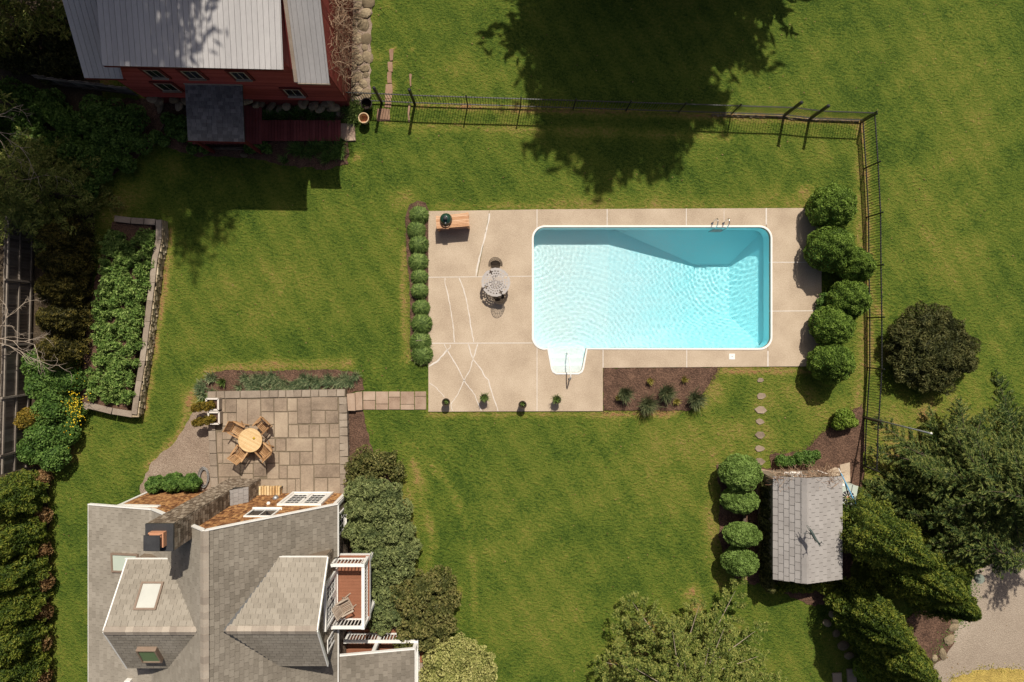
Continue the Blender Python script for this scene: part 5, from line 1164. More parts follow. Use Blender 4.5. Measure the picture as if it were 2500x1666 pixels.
def mass(name, label, lumps_, m, cat='shrub', group=None, leaf=.05, dens=900, z0=0.0, amp=.2, width=.4, asp=.55, tilt=.6, egg=.1, trunk=True, along=None):
    """irregular shrub made of several mounds: (px, py, r_px, h) each shown with its top at that pixel"""
    c0 = at(lumps_[0][0], lumps_[0][1], z0); t = thing(name, label, cat, (c0[0], c0[1], z0), group=group); parts = []
    for (x, y, r, h) in lumps_:
        zc = z0+h*.6; c = at(x, y, zc); R_ = r*K*(1-zc/H); rad = (R_*random.uniform(.9,1.1), R_*random.uniform(.9,1.1), max(h*.42,.08)); n = int(dens*(R_*R_*4+R_*h*2.5))
        P, Nn, tn = lumpy(n, rad, 26, amp, width, -.75, egg, RNG, shell=.12); o = np.array([c[0]-c0[0], c[1]-c0[1], zc-z0])
        parts += [leaf_quads(P+o, Nn, leaf, asp, tilt, tint=tn), core(rad, o, (1-amp)*.86)]
    crown_obj('crown', parts, M[m], t)
    if trunk:
        mb = MB()
        for (x, y, r, h) in lumps_[:6]:
            zc = z0+h*.6; c = at(x, y, zc); mb.tube([(0,0,0), ((c[0]-c0[0])*.6,(c[1]-c0[1])*.6,h*.25), (c[0]-c0[0],c[1]-c0[1],h*.6)], [.05,.04,.02], 5)
        mb.build('stems', M['bark'], t, world=False)
    return t
def conifer(name, label, px, py, h, R_, m, whorls=22, nb=7, leaf=.06, dens=60, droop=.22, z0=.5, power=.85, cat='tree', group=None, asp=.28, seed=1, bark='bark', up=.3, limb=.5, wid=.34, tw=7.0, rc=.05, var=(.62,1.15), clump=False):
    """trunk, whorls of limbs, side twigs on the limbs, needles round the twigs"""
    rng = np.random.default_rng(seed); c = at(px, py); t = thing(name, label, cat, c, group=group); parts = []; tr = MB()
    tr.tube([(0,0,0),(0,0,h*.5),(0,0,h*.97)], [.03+h*.016,.02+h*.01,.012], 8)
    for i in range(whorls):
        z = z0+(h*.97-z0)*(i+rng.uniform(-.45,.45))/whorls; z = max(.2,z); Lr = R_*max(.04,1-z/h)**power
        for b in range(nb):
            L_ = Lr*rng.uniform(*var); a = 2*np.pi*(b+rng.uniform(-.45,.45))/nb+i*2.4; d = np.array([np.cos(a),np.sin(a),0]); sd = np.array([-d[1],d[0],0])
            bend = rng.uniform(-.25,.25)
            dz_ = lambda u: L_*(-droop*u*1.6+(droop*.9+up*.3)*u*u)
            T = max(3,int(L_*tw)); u = np.linspace(.18,1,T)+rng.uniform(-.03,.03,T); sg = np.where(np.arange(T)%2,1,-1)*1.0; sg[-1] = 0
            l = (wid*L_*np.clip(1.08-u,0,1)**.8+.10)*rng.uniform(.6,1.25,T)
            bp = d*(u*L_)[:,None]+sd*(bend*u*u*L_)[:,None]; bp[:,2] = z+dz_(u)
            td = d*.75+sd*(sg*.8)[:,None]+np.array([0,0,1.])*rng.uniform(-.12,.30 if clump else .10,(T,1)); td = unit(td)
            m_ = np.maximum(3,(dens*l).astype(int)); k = np.repeat(np.arange(T),m_); n = len(k); q_ = rng.uniform(.05,1,n)
            if clump: q_ = q_**.45
            P = bp[k]+td[k]*(q_*l[k])[:,None]+rng.normal(0,rc,(n,3))
            al = td[k]+rng.normal(0,.45 if not clump else .9,(n,3)); Nn = np.tile([0,0,1.0],(n,1))+rng.normal(0,.5,(n,3))
            parts.append(leaf_quads(P, Nn, leaf, asp, .3, along=al, rng=rng, tint=np.clip(rng.uniform(.1,.8,n)+.2*(q_>.7),0,1)))
            if rng.uniform() < limb and L_ > .4:
                tr.tube([(0,0,z), tuple(d*L_*.5+sd*bend*.25*L_+[0,0,z+dz_(.5)]), tuple(d*L_*.93+sd*bend*.86*L_+[0,0,z+dz_(.93)])], [.012+L_*.009,.008+L_*.005,.005], 4)
    crown_obj('crown', parts, M[m], t); tr.build('trunk', M[bark], t, world=False); return t
def arborvitae(name, label, px, py, h, R_, m, n=16000, leaf=.075, group=None, seed=1, lumps=70, amp=.3, cat='tree', twin=0):
    """tall upright evergreen: bumpy pillar of upright sprays"""
    rng = np.random.default_rng(seed); c = at(px, py); t = thing(name, label, cat, c, group=group)
    z = rng.uniform(0,1,n)**.9; a = rng.uniform(0,2*np.pi,n); prof = np.sin(np.pi*np.clip(z*.78+.20,0,1))**.75*(1-.35*z)
    lb = np.stack([rng.uniform(0,2*np.pi,lumps), rng.uniform(0,1,lumps)], 1)
    da = np.abs((a[:,None]-lb[:,0]+np.pi)%(2*np.pi)-np.pi); dzz = (z[:,None]-lb[:,1])*2.6; k = .55*np.exp(-(da**2*1.9+(dzz*.55)**2).min(1)/.09)+.5*np.exp(-(da**2+(dzz*1.5)**2).min(1)/.05)
    r = R_*prof*(1-amp+amp*1.35*k)*(1.06-.30*rng.uniform(0,1,n)**1.6)
    P = np.stack([r*np.cos(a), r*np.sin(a), .15+z*(h-.15)], 1); Nn = np.stack([np.cos(a),np.sin(a),np.full(n,.55)],1)
    al = np.stack([np.cos(a)*.45,np.sin(a)*.45,np.ones(n)],1)+rng.normal(0,.6,(n,3))
    V, F = [], []; m_ = 12; nn = 12
    for i in range(m_+1):
        zz = i/m_; pf = math.sin(math.pi*min(1,zz*.78+.20))**.75*(1-.35*zz)*R_*(1-amp)*.78
        V += [(pf*math.cos(2*math.pi*k_/nn), pf*math.sin(2*math.pi*k_/nn), .15+zz*(h-.3)) for k_ in range(nn)]
    for i in range(m_): F += [(i*nn+k_, i*nn+(k_+1)%nn, (i+1)*nn+(k_+1)%nn, (i+1)*nn+k_) for k_ in range(nn)]
    crown_obj('crown', [leaf_quads(P, Nn, leaf, .30, .55, along=al, rng=rng, tint=np.clip(.15+.5*k+rng.uniform(-.35,.45,n),0,1)), (np.array(V), np.array(F), np.full(len(V),.3))], M[m], t)
    MB().tube([(0,0,0),(0,0,h*.8)], [.04+h*.012,.02], 7).build('trunk', M['bark'], t, world=False); return t
def blades(n, length, width, spread, m, seed, lift=.75, curl=.9, rx=.05, lens=(.6,1.1)):
    """clump of arching grass blades as one mesh"""
    rng = np.random.default_rng(seed); a = rng.uniform(0,2*np.pi,n); L_ = length*rng.uniform(*lens,n); sp = spread*rng.uniform(.1,1,n)**.7
    b0 = np.stack([rng.normal(0,rx,n), rng.normal(0,rx,n), np.zeros(n)],1); d = np.stack([np.cos(a),np.sin(a),np.zeros(n)],1); s = np.stack([-d[:,1],d[:,0],np.zeros(n)],1); Vs = []
    for u in (0,.4,.75,1.0):
        p = b0+d*(L_*sp*u**1.2)[:,None]; p[:,2] = np.maximum(.01, L_*lift*(u-curl*.5*sp*u*u)); w_ = width*(1-.55*u if u < 1 else .06); Vs += [p-s*w_, p+s*w_]
    V = np.stack(Vs,1).reshape(-1,3); i = np.arange(n)[:,None]*8
    F = np.concatenate([i+np.array([[k*2,k*2+1,k*2+3,k*2+2]]) for k in range(3)],0); t = np.repeat(rng.uniform(0,1,n),8)
    return V, F, t
def clump(name, label, px, py, r, h, m, n=160, width=.012, seed=0, cat='plant', group=None, z0=0.0, part='blades', curl=.9, tilt=None):
    t = thing(name, label, cat, at(px,py,z0), group=group); V, F, tt_ = blades(n, max(r,h)*1.15, width, min(1.0,r/max(r,h)*1.0), None, seed, lift=h/max(r,h)*1.05, curl=curl, rx=r*.18)
    link(part, fast_mesh('blades', V, F, M[m], tt_), t); return t
def clump_row(name, label, pts, r, h, m, n, width, cat, group=None, z0=0.0):
    """one plant mass of many blade clumps"""
    c0 = at(*pts[0], z0); t = thing(name, label, cat, c0, group=group); parts = []
    for i,(x,y) in enumerate(pts):
        V, F, tt_ = blades(n, max(r,h)*1.1, width, 1.0, None, 100+i, lift=h/max(r,h)); p = at(x,y,z0); parts.append((V+np.array([p[0]-c0[0],p[1]-c0[1],0]), F, tt_))
    crown_obj('blades', parts, M[m], t); return t

# six egg-shaped evergreens beside the deck
TOP = [(2032,507,57,2.3,'egg-shaped clipped evergreen at the top of the row beside the deck'),(2028,607,58,2.4,'largest clipped evergreen overhanging the deck, second from the top'),(2090,648,43,2.0,'clipped evergreen tucked against the fence behind the row'),
       (2074,732,49,2.2,'clipped evergreen next to the fence, below the one touching it'),(2032,796,51,2.1,'round clipped evergreen just above the lowest one in the row'),(2030,886,51,2.4,'lowest clipped evergreen of the deck row with a long shadow on the lawn')]
for i,(x,y,r,h,lab) in enumerate(TOP): shrub('clipped_evergreen', lab, x, y, r, h, 'l_topiary', group='clipped evergreens beside the deck', leaf=.036, n=13000, lumps=95, amp=.10, width=.15, egg=.35, seed=10+i)
mass('leafy_plant', 'loose leafy plant poking onto the deck between the clipped evergreens', [(2006,738,12,.6),(2002,752,9,.5),(2010,722,8,.5)], 'l_garden', 'plant', leaf=.06, dens=500, asp=.3)
# globe bushes left of the shed
for i,(x,y,r,h,ry,lift,lab) in enumerate([(1808,1155,51,1.9,.88,.2,'largest pale green globe bush beside the stepping stones'),(1806,1222,46,1.5,.68,.2,'flattened globe bush merging below the largest one'),(1812,1306,46,1.5,.62,.5,'oval globe bush on a bare trunk, left of the shed'),(1806,1370,44,1.5,.80,.3,'lowest globe bush left of the shed roof')]):
    shrub('globe_bush', lab, x, y, r, h, 'l_box', group='globe bushes by the shed', leaf=.036, n=9000, lumps=100, amp=.09, width=.15, egg=.1, seed=30+i, ry=ry, lift=lift)
tk = single('topiary_trunk', MB().tube([at(1818,1250,.15), at(1818,1268,.4), at(1817,1290,.7)], [.09,.075,.06], 8), M['bark'], 'bare reddish trunk showing between two globe bushes', 'trunk', smooth=True)
# yew, lime shrub, small hedge
mass('yew', 'wide dark olive yew spreading outside the right fence', [(2272,855,78,1.7),(2215,830,45,1.4),(2320,880,55,1.4),(2260,790,50,1.4),(2300,800,45,1.4),(2235,890,55,1.4),(2285,920,50,1.3),(2340,840,42,1.2),(2190,850,24,1.1),(2355,890,24,.9)], 'l_yew', leaf=.085, dens=620, asp=.25, tilt=.65, amp=.34, width=.26)
mass('lime_shrub', 'bright lime green shrub in the mulch by the right fence', [(2062,1022,22,1.0),(2048,1035,16,.8),(2078,1030,15,.8),(2060,1010,14,.9)], 'l_lime', leaf=.05, dens=800)
for i,(x,y,r,lab) in enumerate([(1908,1126,15,'leftmost dark green azalea above the shed roof'),(1927,1128,14,'azalea second from the left above the shed roof'),(1950,1120,14,'azalea second from the right above the shed roof'),(1973,1119,18,'rightmost dark green azalea above the shed roof'),(1990,1112,12,'smallest azalea at the end of the row above the shed')]):
    mass('azalea', lab, [(x,y,r,.6),(x+4,y-5,r*.6,.6)], 'l_garden', group='azaleas above the shed', leaf=.04, dens=900)
for i,(x,y,r,lab) in enumerate([(380,1183,21,'left of the three round leafy bushes below the gravel'),(424,1178,23,'middle of the three round leafy bushes below the gravel'),(466,1180,22,'right of the three round leafy bushes, next to the hose')]):
    shrub('round_bush', lab, x, y, r, .95, 'l_garden', group='three round bushes by the house', leaf=.05, n=3200, lumps=30, amp=.2, width=.3, egg=.05, seed=50+i)
def lily(label, px, py, r, h, m, seed, group):
    t = thing('lily_clump', label, 'plant', at(px, py), group=group); rng = np.random.default_rng(seed); n = 1500
    d = sphere_dirs(n, rng, .02); rr = rng.uniform(.55, 1.08, n)**.6; P = d*rr[:,None]*np.array([r, r*rng.uniform(.9,1.05), h]); P[:,2] += .02
    al = np.stack([d[:,0], d[:,1], -.55*np.ones(n)*(1-d[:,2])+.1], 1)+rng.normal(0,.22,(n,3))
    link('blades', fast_mesh('blades', *leaf_quads(P, d+np.array([0,0,.6]), .105, .13, .25, along=al, rng=rng)[:2], M[m], np.repeat(np.clip(rng.uniform(0,.75,n)+.35*(rr-.75),0,1),4)), t)
    V, F, tt_ = blades(60, r*1.25, .012, 1.0, None, seed, lift=h/r*.9, rx=r*.2); link('outer_blades', fast_mesh('outer_blades', V, F, M[m], tt_), t)
# lily clumps beside the deck
for i,(x,y,r,lab) in enumerate([(1022,524,.42,'first grassy lily clump at the rounded top of the bed'),(1018,563,.42,'grassy lily clump left of the grill table legs'),(1023,598,.38,'narrow lily clump, third from the top of the row'),(1021,638,.43,'wide lily clump with dark mulch below it, fourth from the top'),(1027,676,.37,'lily clump level with the first white deck joint'),
                                (1026,710,.36,'small lily clump directly below the one at the deck joint'),(1029,751,.40,'lily clump level with the lattice table'),(1028,793,.44,'tall lily clump just above the one with a fallen twig'),(1028,833,.42,'lily clump with a pale twig lying in it'),(1031,864,.42,'lowest lily clump at the foot of the bed')]):
    lily(lab, x+random.uniform(-3,3), y+random.uniform(-3,3), r*random.uniform(.98,1.22), random.uniform(.38,.52), 'l_hosta', i, 'lily clumps beside the deck')
tw = single('twig', MB().tube([(0,0,.5),(.12,.01,.53),(.3,.03,.5)], [.012,.01,.006], 5), M['palebark'], 'pale dry twig lying on the lily clump near the lower deck joint', 'twig'); tw.location = (*at(1026,831)[:2], .45)
# grasses in the pool bed
for i,(x,y,r,h,m,lab) in enumerate([(1523,960,.40,.7,'g_blue','large blue-green grass closest to the concrete in the mulch bed'),(1578,985,.50,.8,'g_blue','lowest blue-green grass, spilling over the bed edge'),(1624,957,.45,.75,'g_blue','blue-green grass in the middle of the mulch bed'),(1694,972,.48,.75,'g_blue','blue-green grass at the slanted right edge of the mulch bed'),
        (1585,929,.2,.35,'g_gold','small golden tuft above the lowest grass'),(1669,926,.18,.35,'g_gold','small golden tuft near the top right of the mulch bed'),(1508,970,.16,.3,'g_gold','small golden tuft beside the grass nearest the concrete'),(1650,980,.2,.3,'g_gold','small golden tuft between the two right grasses')]):
    clump('ornamental_grass' if h > .5 else 'golden_tuft', lab, x, y, r, h, m, n=460 if h > .5 else 110, width=.011, seed=60+i, group='grasses in the pool bed', z0=.02)
# plants in the deck pots
for i,(x,y,lab) in enumerate(POTS):
    f = i % 2; clump('potted_grass', ['sparse shoots in the corner pot near the path','full arching tuft in the second pot from the path','sparse shoots in the middle pot','full arching tuft in the pot below the pool rail'][i], x, y, .26 if f else .14, .28 if f else .16, 'l_hosta', n=130 if f else 45, width=.011, seed=80+i, z0=.42, group='plants in the deck pots')
# flower bed above the patio and clumps by the barn
pts = [(490+random.uniform(0,50) if k < 12 else random.uniform(575,870), 0) for k in range(70)]
pts = [(x, (935+ (500-x)*.2 + random.uniform(-12,30)) if x < 545 else random.uniform(917,950)) for x,_ in pts]
clump_row('iris_bed', 'band of striped iris leaves in the bed above the patio', [p for p in pts if p[0] > 545], .34, .36, 'l_iris', 70, .014, 'plants')
clump_row('iris_clump', 'iris leaves at the left end of the patio flower bed', [p for p in pts if p[0] <= 530], .32, .36, 'l_iris', 70, .016, 'plants')
clump('iris_clump', 'single upright green clump standing alone in the patio bed', 546, 932, .26, .4, 'l_hosta', n=110, width=.016, seed=91)
clump_row('daylily_bed', 'dark arching daylilies between the barn foundation and the boardwalk', [(650+k*11+random.uniform(-4,4), 284+random.uniform(-8,6)) for k in range(16)], .42, .42, 'l_garden', 60, .014, 'plants')
clump_row('daylily_bed', 'shaded daylilies below the dark red boardwalk', [(690+random.uniform(0,145), 362+random.uniform(-8,34)) for k in range(26)], .42, .42, 'l_garden', 60, .014, 'plants')
clump_row('daylily_clump', 'sunlit daylilies beside the dark glazed pot', [(862,262),(868,276),(858,286),(874,268),(850,272),(866,294)], .45, .5, 'l_hosta', 90, .014, 'plants')
mass('hosta', 'green hosta leaves left of the barn porch', [(410,290,16,.5),(440,300,18,.5),(420,320,18,.5),(445,330,16,.5),(380,335,16,.5),(400,345,14,.4)], 'l_garden', 'plants', leaf=.075, dens=420)
mass('ground_cover', 'small leafy plants below the barn porch roof', [(470,362,14,.4),(500,364,12,.4),(610,360,14,.4),(640,358,14,.4),(655,365,10,.4)], 'l_garden', 'plants', leaf=.07, dens=380)
# planters' golden junipers
mass('golden_juniper', 'golden juniper trailing from the planter closest to the flower bed', [(515,989,10,.3),(502,993,11,.3),(486,994,11,.3),(475,997,9,.28)], 'l_gold', leaf=.045, dens=1000, z0=.66, trunk=False)
mass('golden_juniper', 'golden juniper trailing from the planter nearer the teak table', [(517,1023,9,.3),(504,1027,11,.3),(488,1030,11,.3),(478,1033,9,.28)], 'l_gold', leaf=.045, dens=1000, z0=.66, trunk=False)
# vegetable bed
veg = []
for k in range(230):
    y = random.uniform(570,975); x = random.uniform(262-(y-560)*.13, 372-(y-560)*.115); veg.append((x,y,random.uniform(8,15),random.uniform(.25,.75)))
mass('leafy_perennials', 'dense green perennials filling the raised stone bed', veg, 'l_peren', 'plants', leaf=.065, dens=430, z0=.3, amp=.45, width=.3, asp=.38, tilt=.75, trunk=False)
# shrubs right of the house
mass('blue_juniper', 'mounded blue-green juniper against the house corner', [(905,1195,38,1.9),(870,1200,28,1.7),(945,1205,36,1.6),(880,1240,34,2.0),(925,1245,40,2.1),(975,1245,30,1.5),(865,1290,30,2.0),(905,1300,36,2.2),(955,1295,40,2.0),(990,1300,26,1.4),(880,1335,30,2.0),(925,1345,40,2.1),(975,1345,40,1.8),(1005,1340,26,1.3),(930,1390,34,1.8),(975,1390,34,1.6)], 'l_blue', leaf=.06, dens=560, amp=.34, width=.3, asp=.4)
mass('blue_juniper', 'lower blue-green juniper beside the balcony rail', [(935,1440,34,1.6),(925,1480,32,1.5),(965,1455,30,1.5),(930,1520,28,1.4),(960,1500,28,1.4)], 'l_blue', leaf=.06, dens=560, amp=.34, width=.3, asp=.4)
mass('brown_shrub', 'thin brownish shrub at the top end of the house planting', [(895,1120,32,1.2),(925,1135,30,1.1),(950,1120,26,1.0),(870,1140,26,1.1),(970,1150,24,.9),(910,1160,26,1.1),(860,1170,20,1.0)], 'l_brown', leaf=.05, dens=420, amp=.4, width=.25)
mass('olive_shrub', 'large olive green shrub bordering the lawn below the juniper', [(1025,1440,44,1.8),(1075,1425,36,1.4),(1010,1490,40,1.8),(1065,1485,44,1.6),(1095,1460,28,1.2),(1020,1535,36,1.7),(1075,1530,36,1.4),(990,1560,30,1.6),(985,1445,30,1.7),(1040,1570,30,1.4)], 'l_brown', leaf=.06, dens=470, amp=.4, width=.28)
mass('variegated_shrub', 'pale cream-green variegated shrub at the bottom edge', [(1120,1600,46,1.7),(1075,1610,40,1.7),(1165,1620,40,1.4),(1100,1650,48,1.8),(1150,1660,44,1.6),(1060,1655,36,1.6),(1190,1645,24,1.2),(1120,1580,30,1.4)], 'l_varieg', leaf=.045, dens=620, amp=.36, width=.28)
# conifers at the right
conifer('spruce', 'broad spruce with fanned branches right of the fence end', 2305, 1150, 9.5, 4.5, 'l_spruce', whorls=18, nb=8, leaf=.078, dens=105, asp=.22, wid=.27, tw=8, rc=.03, seed=5, droop=.30, group='spruces on the right')
conifer('spruce', 'spruce at the right edge of the picture below the lawn', 2480, 1110, 8.0, 3.6, 'l_spruce', whorls=14, nb=6, leaf=.078, dens=105, asp=.22, wid=.27, tw=8, rc=.03, seed=6, droop=.25, group='spruces on the right')
conifer('spruce', 'dark spruce between the fence end and the tall hedge', 2235, 1255, 7.0, 3.1, 'l_spruce', whorls=15, nb=7, leaf=.078, dens=105, asp=.22, wid=.27, tw=8, rc=.03, seed=7, droop=.3, group='spruces on the right')
conifer('spruce', 'spruce overhanging the gravel drive at the right edge', 2485, 1195, 8.0, 2.7, 'l_spruce', whorls=14, nb=6, leaf=.078, dens=105, asp=.22, wid=.27, tw=8, rc=.03, seed=8, droop=.3, group='spruces on the right')
conifer('pine', 'open pine with pale limbs at the bottom edge', 1655, 1645, 5.6, 4.9, 'l_pine', whorls=10, nb=8, leaf=.07, dens=90, seed=9, droop=.08, power=.6, bark='palebark', limb=.45, asp=.30, wid=.36, z0=.6, tw=6.0, rc=.05, clump=True, up=.5)
for i,(x,y,h,r,lab) in enumerate([(2064,1264,6.6,1.5,'tall arborvitae leaning over the shed roof'),(2150,1345,5.8,1.5,'tall arborvitae in the middle of the hedge by the drive'),(2205,1395,5.0,1.35,'outermost arborvitae of the upper hedge beside the drive lamp'),(2200,1330,4.6,1.2,'arborvitae behind the others on the spruce side'),
                               (2055,1450,5.4,1.35,'first arborvitae of the lower hedge below the shed'),(2090,1510,5.6,1.35,'second arborvitae of the lower hedge'),(2125,1570,5.4,1.3,'third arborvitae of the lower hedge'),(2165,1630,5.0,1.3,'last arborvitae of the lower hedge at the bottom edge')]):
    arborvitae('arborvitae', lab, x, y, h, r, 'l_arbor', n=23000, leaf=.066, seed=20+i, group='arborvitae hedges by the drive')
mass('ivy', 'ivy growing along the left wall of the shed', [(1871+random.uniform(-7,6), 1190+k*16, 12, 1.6) for k in range(16)], 'l_yew', 'plant', leaf=.05, dens=600, trunk=False)
mass('ivy', 'low ivy along the lower end of the shed', [(1900+k*18, 1432+random.uniform(-4,5), 13, .9) for k in range(8)], 'l_arbor', 'plant', leaf=.05, dens=500, trunk=False)
mass('small_shrub', 'bright green shrub in the shade at the bottom hedge foot', [(2110,1635,26,.9),(2130,1655,22,.8)], 'l_lime', leaf=.05, dens=500)
# left hedge and shrubs
for i,(y,h,lab) in enumerate([(1195,3.4,'topmost evergreen of the lower left hedge'),(1290,3.6,'second evergreen of the lower left hedge'),(1375,3.8,'third evergreen of the lower left hedge'),(1450,3.4,'fourth evergreen of the lower left hedge'),(1525,3.8,'fifth evergreen of the lower left hedge'),(1600,3.6,'sixth evergreen of the lower left hedge'),(1680,3.6,'last evergreen of the lower left hedge at the bottom edge')]):
    arborvitae('hedge_evergreen', lab, 88, y, h, 1.15, 'l_arbor', n=16000, leaf=.066, seed=40+i, group='evergreens of the lower left hedge')
    mass('dry_undergrowth', lab.replace('evergreen', 'dry brown bush at the foot of the')[0:0] or f'dry brown twiggy growth at the foot of the {["topmost","second","third","fourth","fifth","sixth","last"][i]} lower left hedge plant', [(108+random.uniform(-6,6), y-30, 20, .9)], 'l_fall', 'undergrowth', leaf=.045, dens=420, group='dry growth under the left hedge')
for i,(x,y,h,lab) in enumerate([(205,590,3.0,'topmost golden cypress between the board fence and raised bed'),(200,650,3.0,'second golden cypress beside the board fence'),(198,710,3.0,'third golden cypress beside the board fence'),(200,780,3.0,'fourth golden cypress beside the board fence'),(195,850,2.8,'lowest golden cypress beside the board fence')]):
    arborvitae('golden_cypress', lab, x, y, h, 1.0, 'l_cypress', n=9000, leaf=.06, seed=60+i, group='golden cypresses by the board fence')
mass('flowering_shrub', 'dark green shrub beside the lower board fence', [(90,890,34,1.3),(130,960,36,1.3),(75,1100,30,1.2),(120,1000,40,1.5),(105,1060,36,1.6),(130,1110,40,1.3),(160,1060,30,1.1),(100,940,36,1.5),(170,930,34,1.3),(150,890,34,1.4)], 'l_garden', leaf=.055, dens=480)
mass('golden_bush', 'orange-gold bush leaning on the board fence', [(75,1025,28,1.6),(100,1015,22,1.5)], 'l_gold', leaf=.05, dens=480)
mass('flowering_shrub', 'shrub covered in small yellow blossoms at the lawn edge', [(172,975,24,.9),(182,1005,24,.9),(168,1035,22,.8),(160,1060,16,.8),(155,1085,16,.7),(160,930,22,.9)], 'l_garden', leaf=.045, dens=520)
fl = thing('yellow_blossom', 'scatter of yellow blossoms over the shrub at the left lawn edge', 'flowers', at(172,985), kind='stuff')
P = np.array([np.array(at(*( (178+RNG.normal(0,12), 985+RNG.normal(0,28)) if k % 3 else (150+RNG.normal(0,26), 930+RNG.normal(0,50)) ), .98))-np.array(fl.location) for k in range(300)]); P[:,2] = RNG.uniform(.75,1.05,len(P))
crown_obj('petals', [leaf_quads(P, np.tile([0,0,1.],(len(P),1)), .03, .9, .3)], M['petal'], fl)
mass('tree_canopy_shrub', 'dark leafy thicket between the barn and the left trees', [(230,270,34,1.2),(280,280,34,1.1),(330,290,30,1.0),(200,310,36,1.2),(250,330,36,1.2),(300,340,34,1.1),(345,350,26,.9),(160,300,34,1.2),(225,380,34,1.2),(275,385,30,1.0),(310,400,22,.8),(180,370,34,1.2),(250,420,26,.9),(215,460,26,.9)], 'l_garden', leaf=.06, dens=420, amp=.35)
mass('understory', 'dark low undergrowth in the upper left corner', [(40+random.uniform(-40,150), 60+random.uniform(-40,130), 30, .9) for k in range(22)], 'l_yew', 'undergrowth', leaf=.07, dens=300, amp=.4)
mass('understory', 'dark bushes at the left edge under the pine', [(20+random.uniform(-30,140), 260+random.uniform(-50,110), 28, .9) for k in range(20)], 'l_garden', 'undergrowth', leaf=.07, dens=300, amp=.4)
conifer('pine', 'sunlit pine boughs at the left edge below the barn', 145, 478, 6.4, 3.4, 'l_pine', whorls=10, nb=7, leaf=.09, dens=110, seed=11, droop=.1, limb=.6, asp=.22, group='pines on the left', clump=True, rc=.08, tw=5)
conifer('pine', 'tall dark pine in the upper left corner', 60, 40, 13, 4.6, 'l_pine', whorls=20, nb=8, leaf=.13, dens=44, seed=12, droop=.1, asp=.2, group='pines on the left', z0=2, clump=True, rc=.1, tw=4)
conifer('pine', 'tall pine outside the left edge level with the barn', -60, 330, 15, 4.4, 'l_pine', whorls=18, nb=8, leaf=.13, dens=40, seed=13, droop=.1, asp=.2, group='pines on the left', z0=3, clump=True, rc=.1, tw=4)
# big trees outside the frame whose shadows fall on the lawn and the barn roof
conifer('spruce', 'large spruce beyond the top edge shading the lawn', 1650, -520, 22.6, 8.9, 'l_spruce', whorls=34, nb=10, leaf=.36, dens=25, seed=15, droop=.12, power=.38, asp=.34, group='trees beyond the top edge', z0=3, limb=.3, wid=.26, tw=2.6, rc=.26, var=(.55,1.10))
conifer('spruce', 'slender tree behind the barn dappling its roof', 645, -330, 26, 4.6, 'l_spruce', whorls=22, nb=6, leaf=.22, dens=16, seed=16, droop=.1, power=.5, asp=.34, group='trees beyond the top edge', z0=10, limb=.6, tw=2.4, rc=.2)
conifer('spruce', 'tree behind the left end of the barn shading its roof', 470, -320, 25.5, 6.0, 'l_spruce', whorls=28, nb=8, leaf=.30, dens=20, seed=17, droop=.1, power=.5, asp=.34, group='trees beyond the top edge', z0=8, limb=.6, tw=2.4, rc=.22)
conifer('spruce', 'leafy tree far beyond the upper left corner', 385, -345, 31, 4.4, 'l_spruce', whorls=28, nb=8, leaf=.30, dens=20, seed=18, droop=.1, power=.5, asp=.34, group='trees beyond the top edge', z0=10, limb=.6, tw=2.4, rc=.22)
# bare branches and vines
def bare(name, label, base, dirs, r0, depth, m, seed, cat='branch', group=None):
    r = random.Random(seed); mb = MB()
    def grow(p, d, L_, rad, k):
        pts = [p]; dd = d.copy()
        for i in range(5):
            dd = (dd+Vector((r.uniform(-.35,.35),r.uniform(-.35,.35),r.uniform(-.2,.2)))).normalized(); pts.append(pts[-1]+dd*L_/5)
            if k and i > 0 and r.random() < .75: grow(pts[-1], (dd+Vector((r.uniform(-1,1),r.uniform(-1,1),r.uniform(-.3,.3)))).normalized(), L_*r.uniform(.35,.6), rad*.6, k-1)
        mb.tube(pts, [rad*(1-.14*i) for i in range(6)], 5)
    for d, L_ in dirs: grow(Vector(base), Vector(d).normalized(), L_, r0, depth)
    return single(name, mb, M[m], label, cat, group, smooth=True)
bare('bare_branch', 'pale bare branches reaching in from the left edge', at(-60,815,3.2), [((1,.15,.1),2.6),((1,-.25,0),2.6),((1,.5,0),2.0)], .024, 3, 'palebark', 4, 'branch')
bare('bare_branch', 'thin bare twigs over the dark thicket in the upper left', at(-60,300,4.2), [((1,-.45,0),2.6),((1,-.8,0),2.8),((1,.2,0),2.0)], .022, 2, 'palebark', 6, 'branch')
def vine(label, n, origin, box, r=.006, seed=1, L_=.6, lean=(0,0,0)):
    rr = random.Random(seed); mb = MB()
    for k in range(n):
        p = Vector(origin)+Vector((rr.uniform(0,box[0]),rr.uniform(0,box[1]),rr.uniform(0,box[2]))); d = Vector((rr.uniform(-1,1),rr.uniform(-1,1),rr.uniform(-1,.6)))+Vector(lean); pts = [p]
        for i in range(4): d = (d.normalized()+Vector((rr.uniform(-.7,.7),rr.uniform(-.7,.7),rr.uniform(-.6,.4)))).normalized(); pts.append(pts[-1]+d*L_/4)
        mb.tube(pts, r*rr.uniform(.6,1.3), 3, caps=False)
    return single('dry_vine', mb, M['dryvine'], label, 'vine')
c = q(-372, -560); vine('tangle of dry brown vine climbing the end wall of the red barn', 1100, (c[0]+.02, c[1]+.1, 1.5), (.28, 7.0, 2.9), .008, 3, .75)
c = q(612, 338); vine('dry brown creeper matted over the top end of the shed roof', 420, (c[0], c[1]-.22, 2.0), (2.7, .5, .6), .007, 5, .55)

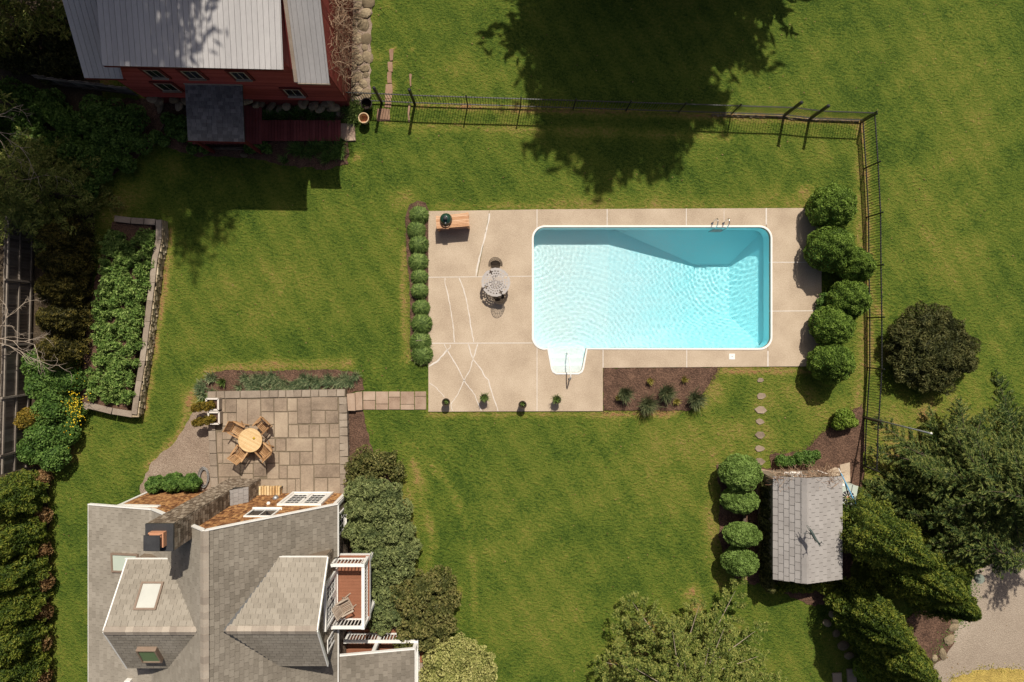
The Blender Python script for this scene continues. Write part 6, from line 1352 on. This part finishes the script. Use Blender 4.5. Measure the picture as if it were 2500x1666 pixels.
# fallen leaves and seed litter on the lawn
n = 900; X = RNG.uniform(120, 2480, n); Y = RNG.uniform(10, 1650, n); P = np.array([at(x, y, .03) for x, y in zip(X, Y)])
bad = ((X > 1040) & (X < 2010) & (Y > 505) & (Y < 1010)) | ((X > 200) & (X < 900) & ((Y > 950) | (Y < 300)))
P = P[~bad]
fv, ff, ftt = leaf_quads(P, np.tile([0, 0, 1.], (len(P), 1)), .035, .6, .2)
tag(link('fallen_leaves', fast_mesh('fallen_leaves', fv, ff, M['l_fall'], ftt)), 'scattered dry leaves on the lawn', 'leaves', kind='stuff')

# chips and weeds along the edges of beds and drive
def spill(name, label, pts, n, w, m, size, z=.03):
    P = []
    for k in range(n):
        i = random.randrange(len(pts)-1); t = random.random(); (ax, ay), (bx, by) = pts[i], pts[i+1]
        P.append(at(ax+(bx-ax)*t+random.gauss(0, w), ay+(by-ay)*t+random.gauss(0, w), z+random.uniform(0, .02)))
    P = np.array(P); V, F, tt_ = leaf_quads(P, np.tile([0, 0, 1.], (len(P), 1)), size, .55, .35)
    tag(link(name, fast_mesh(name, V, F, M[m], tt_)), label, 'litter', kind='stuff')
spill('bark_chips', 'loose bark chips along the pool bed edge', [(1473,1004),(1690,1003),(1740,925),(1752,899)], 420, 4, 'mulch', .025)
spill('bark_chips', 'loose bark chips round the shed bed', [(1880,1110),(1960,1104),(2020,1050),(2090,998)], 420, 5, 'mulch', .025)
spill('bark_chips', 'loose bark chips along the lily bed', [(992,530),(992,600),(1000,700),(1003,885)], 260, 3, 'mulch', .022)
spill('bark_chips', 'loose bark chips on the flower bed edge', [(490,935),(512,913),(640,904),(860,906),(888,930)], 260, 3, 'mulch', .022)
spill('drive_weeds', 'small weeds along the edge of the gravel drive', [(2385,1400),(2372,1450),(2366,1500),(2305,1562),(2262,1650)], 700, 9, 'l_garden', .03)
spill('drive_weeds', 'weeds in the gravel by the dry verge', [(2300,1690),(2330,1652),(2400,1632),(2500,1634)], 300, 6, 'g_gold', .03)
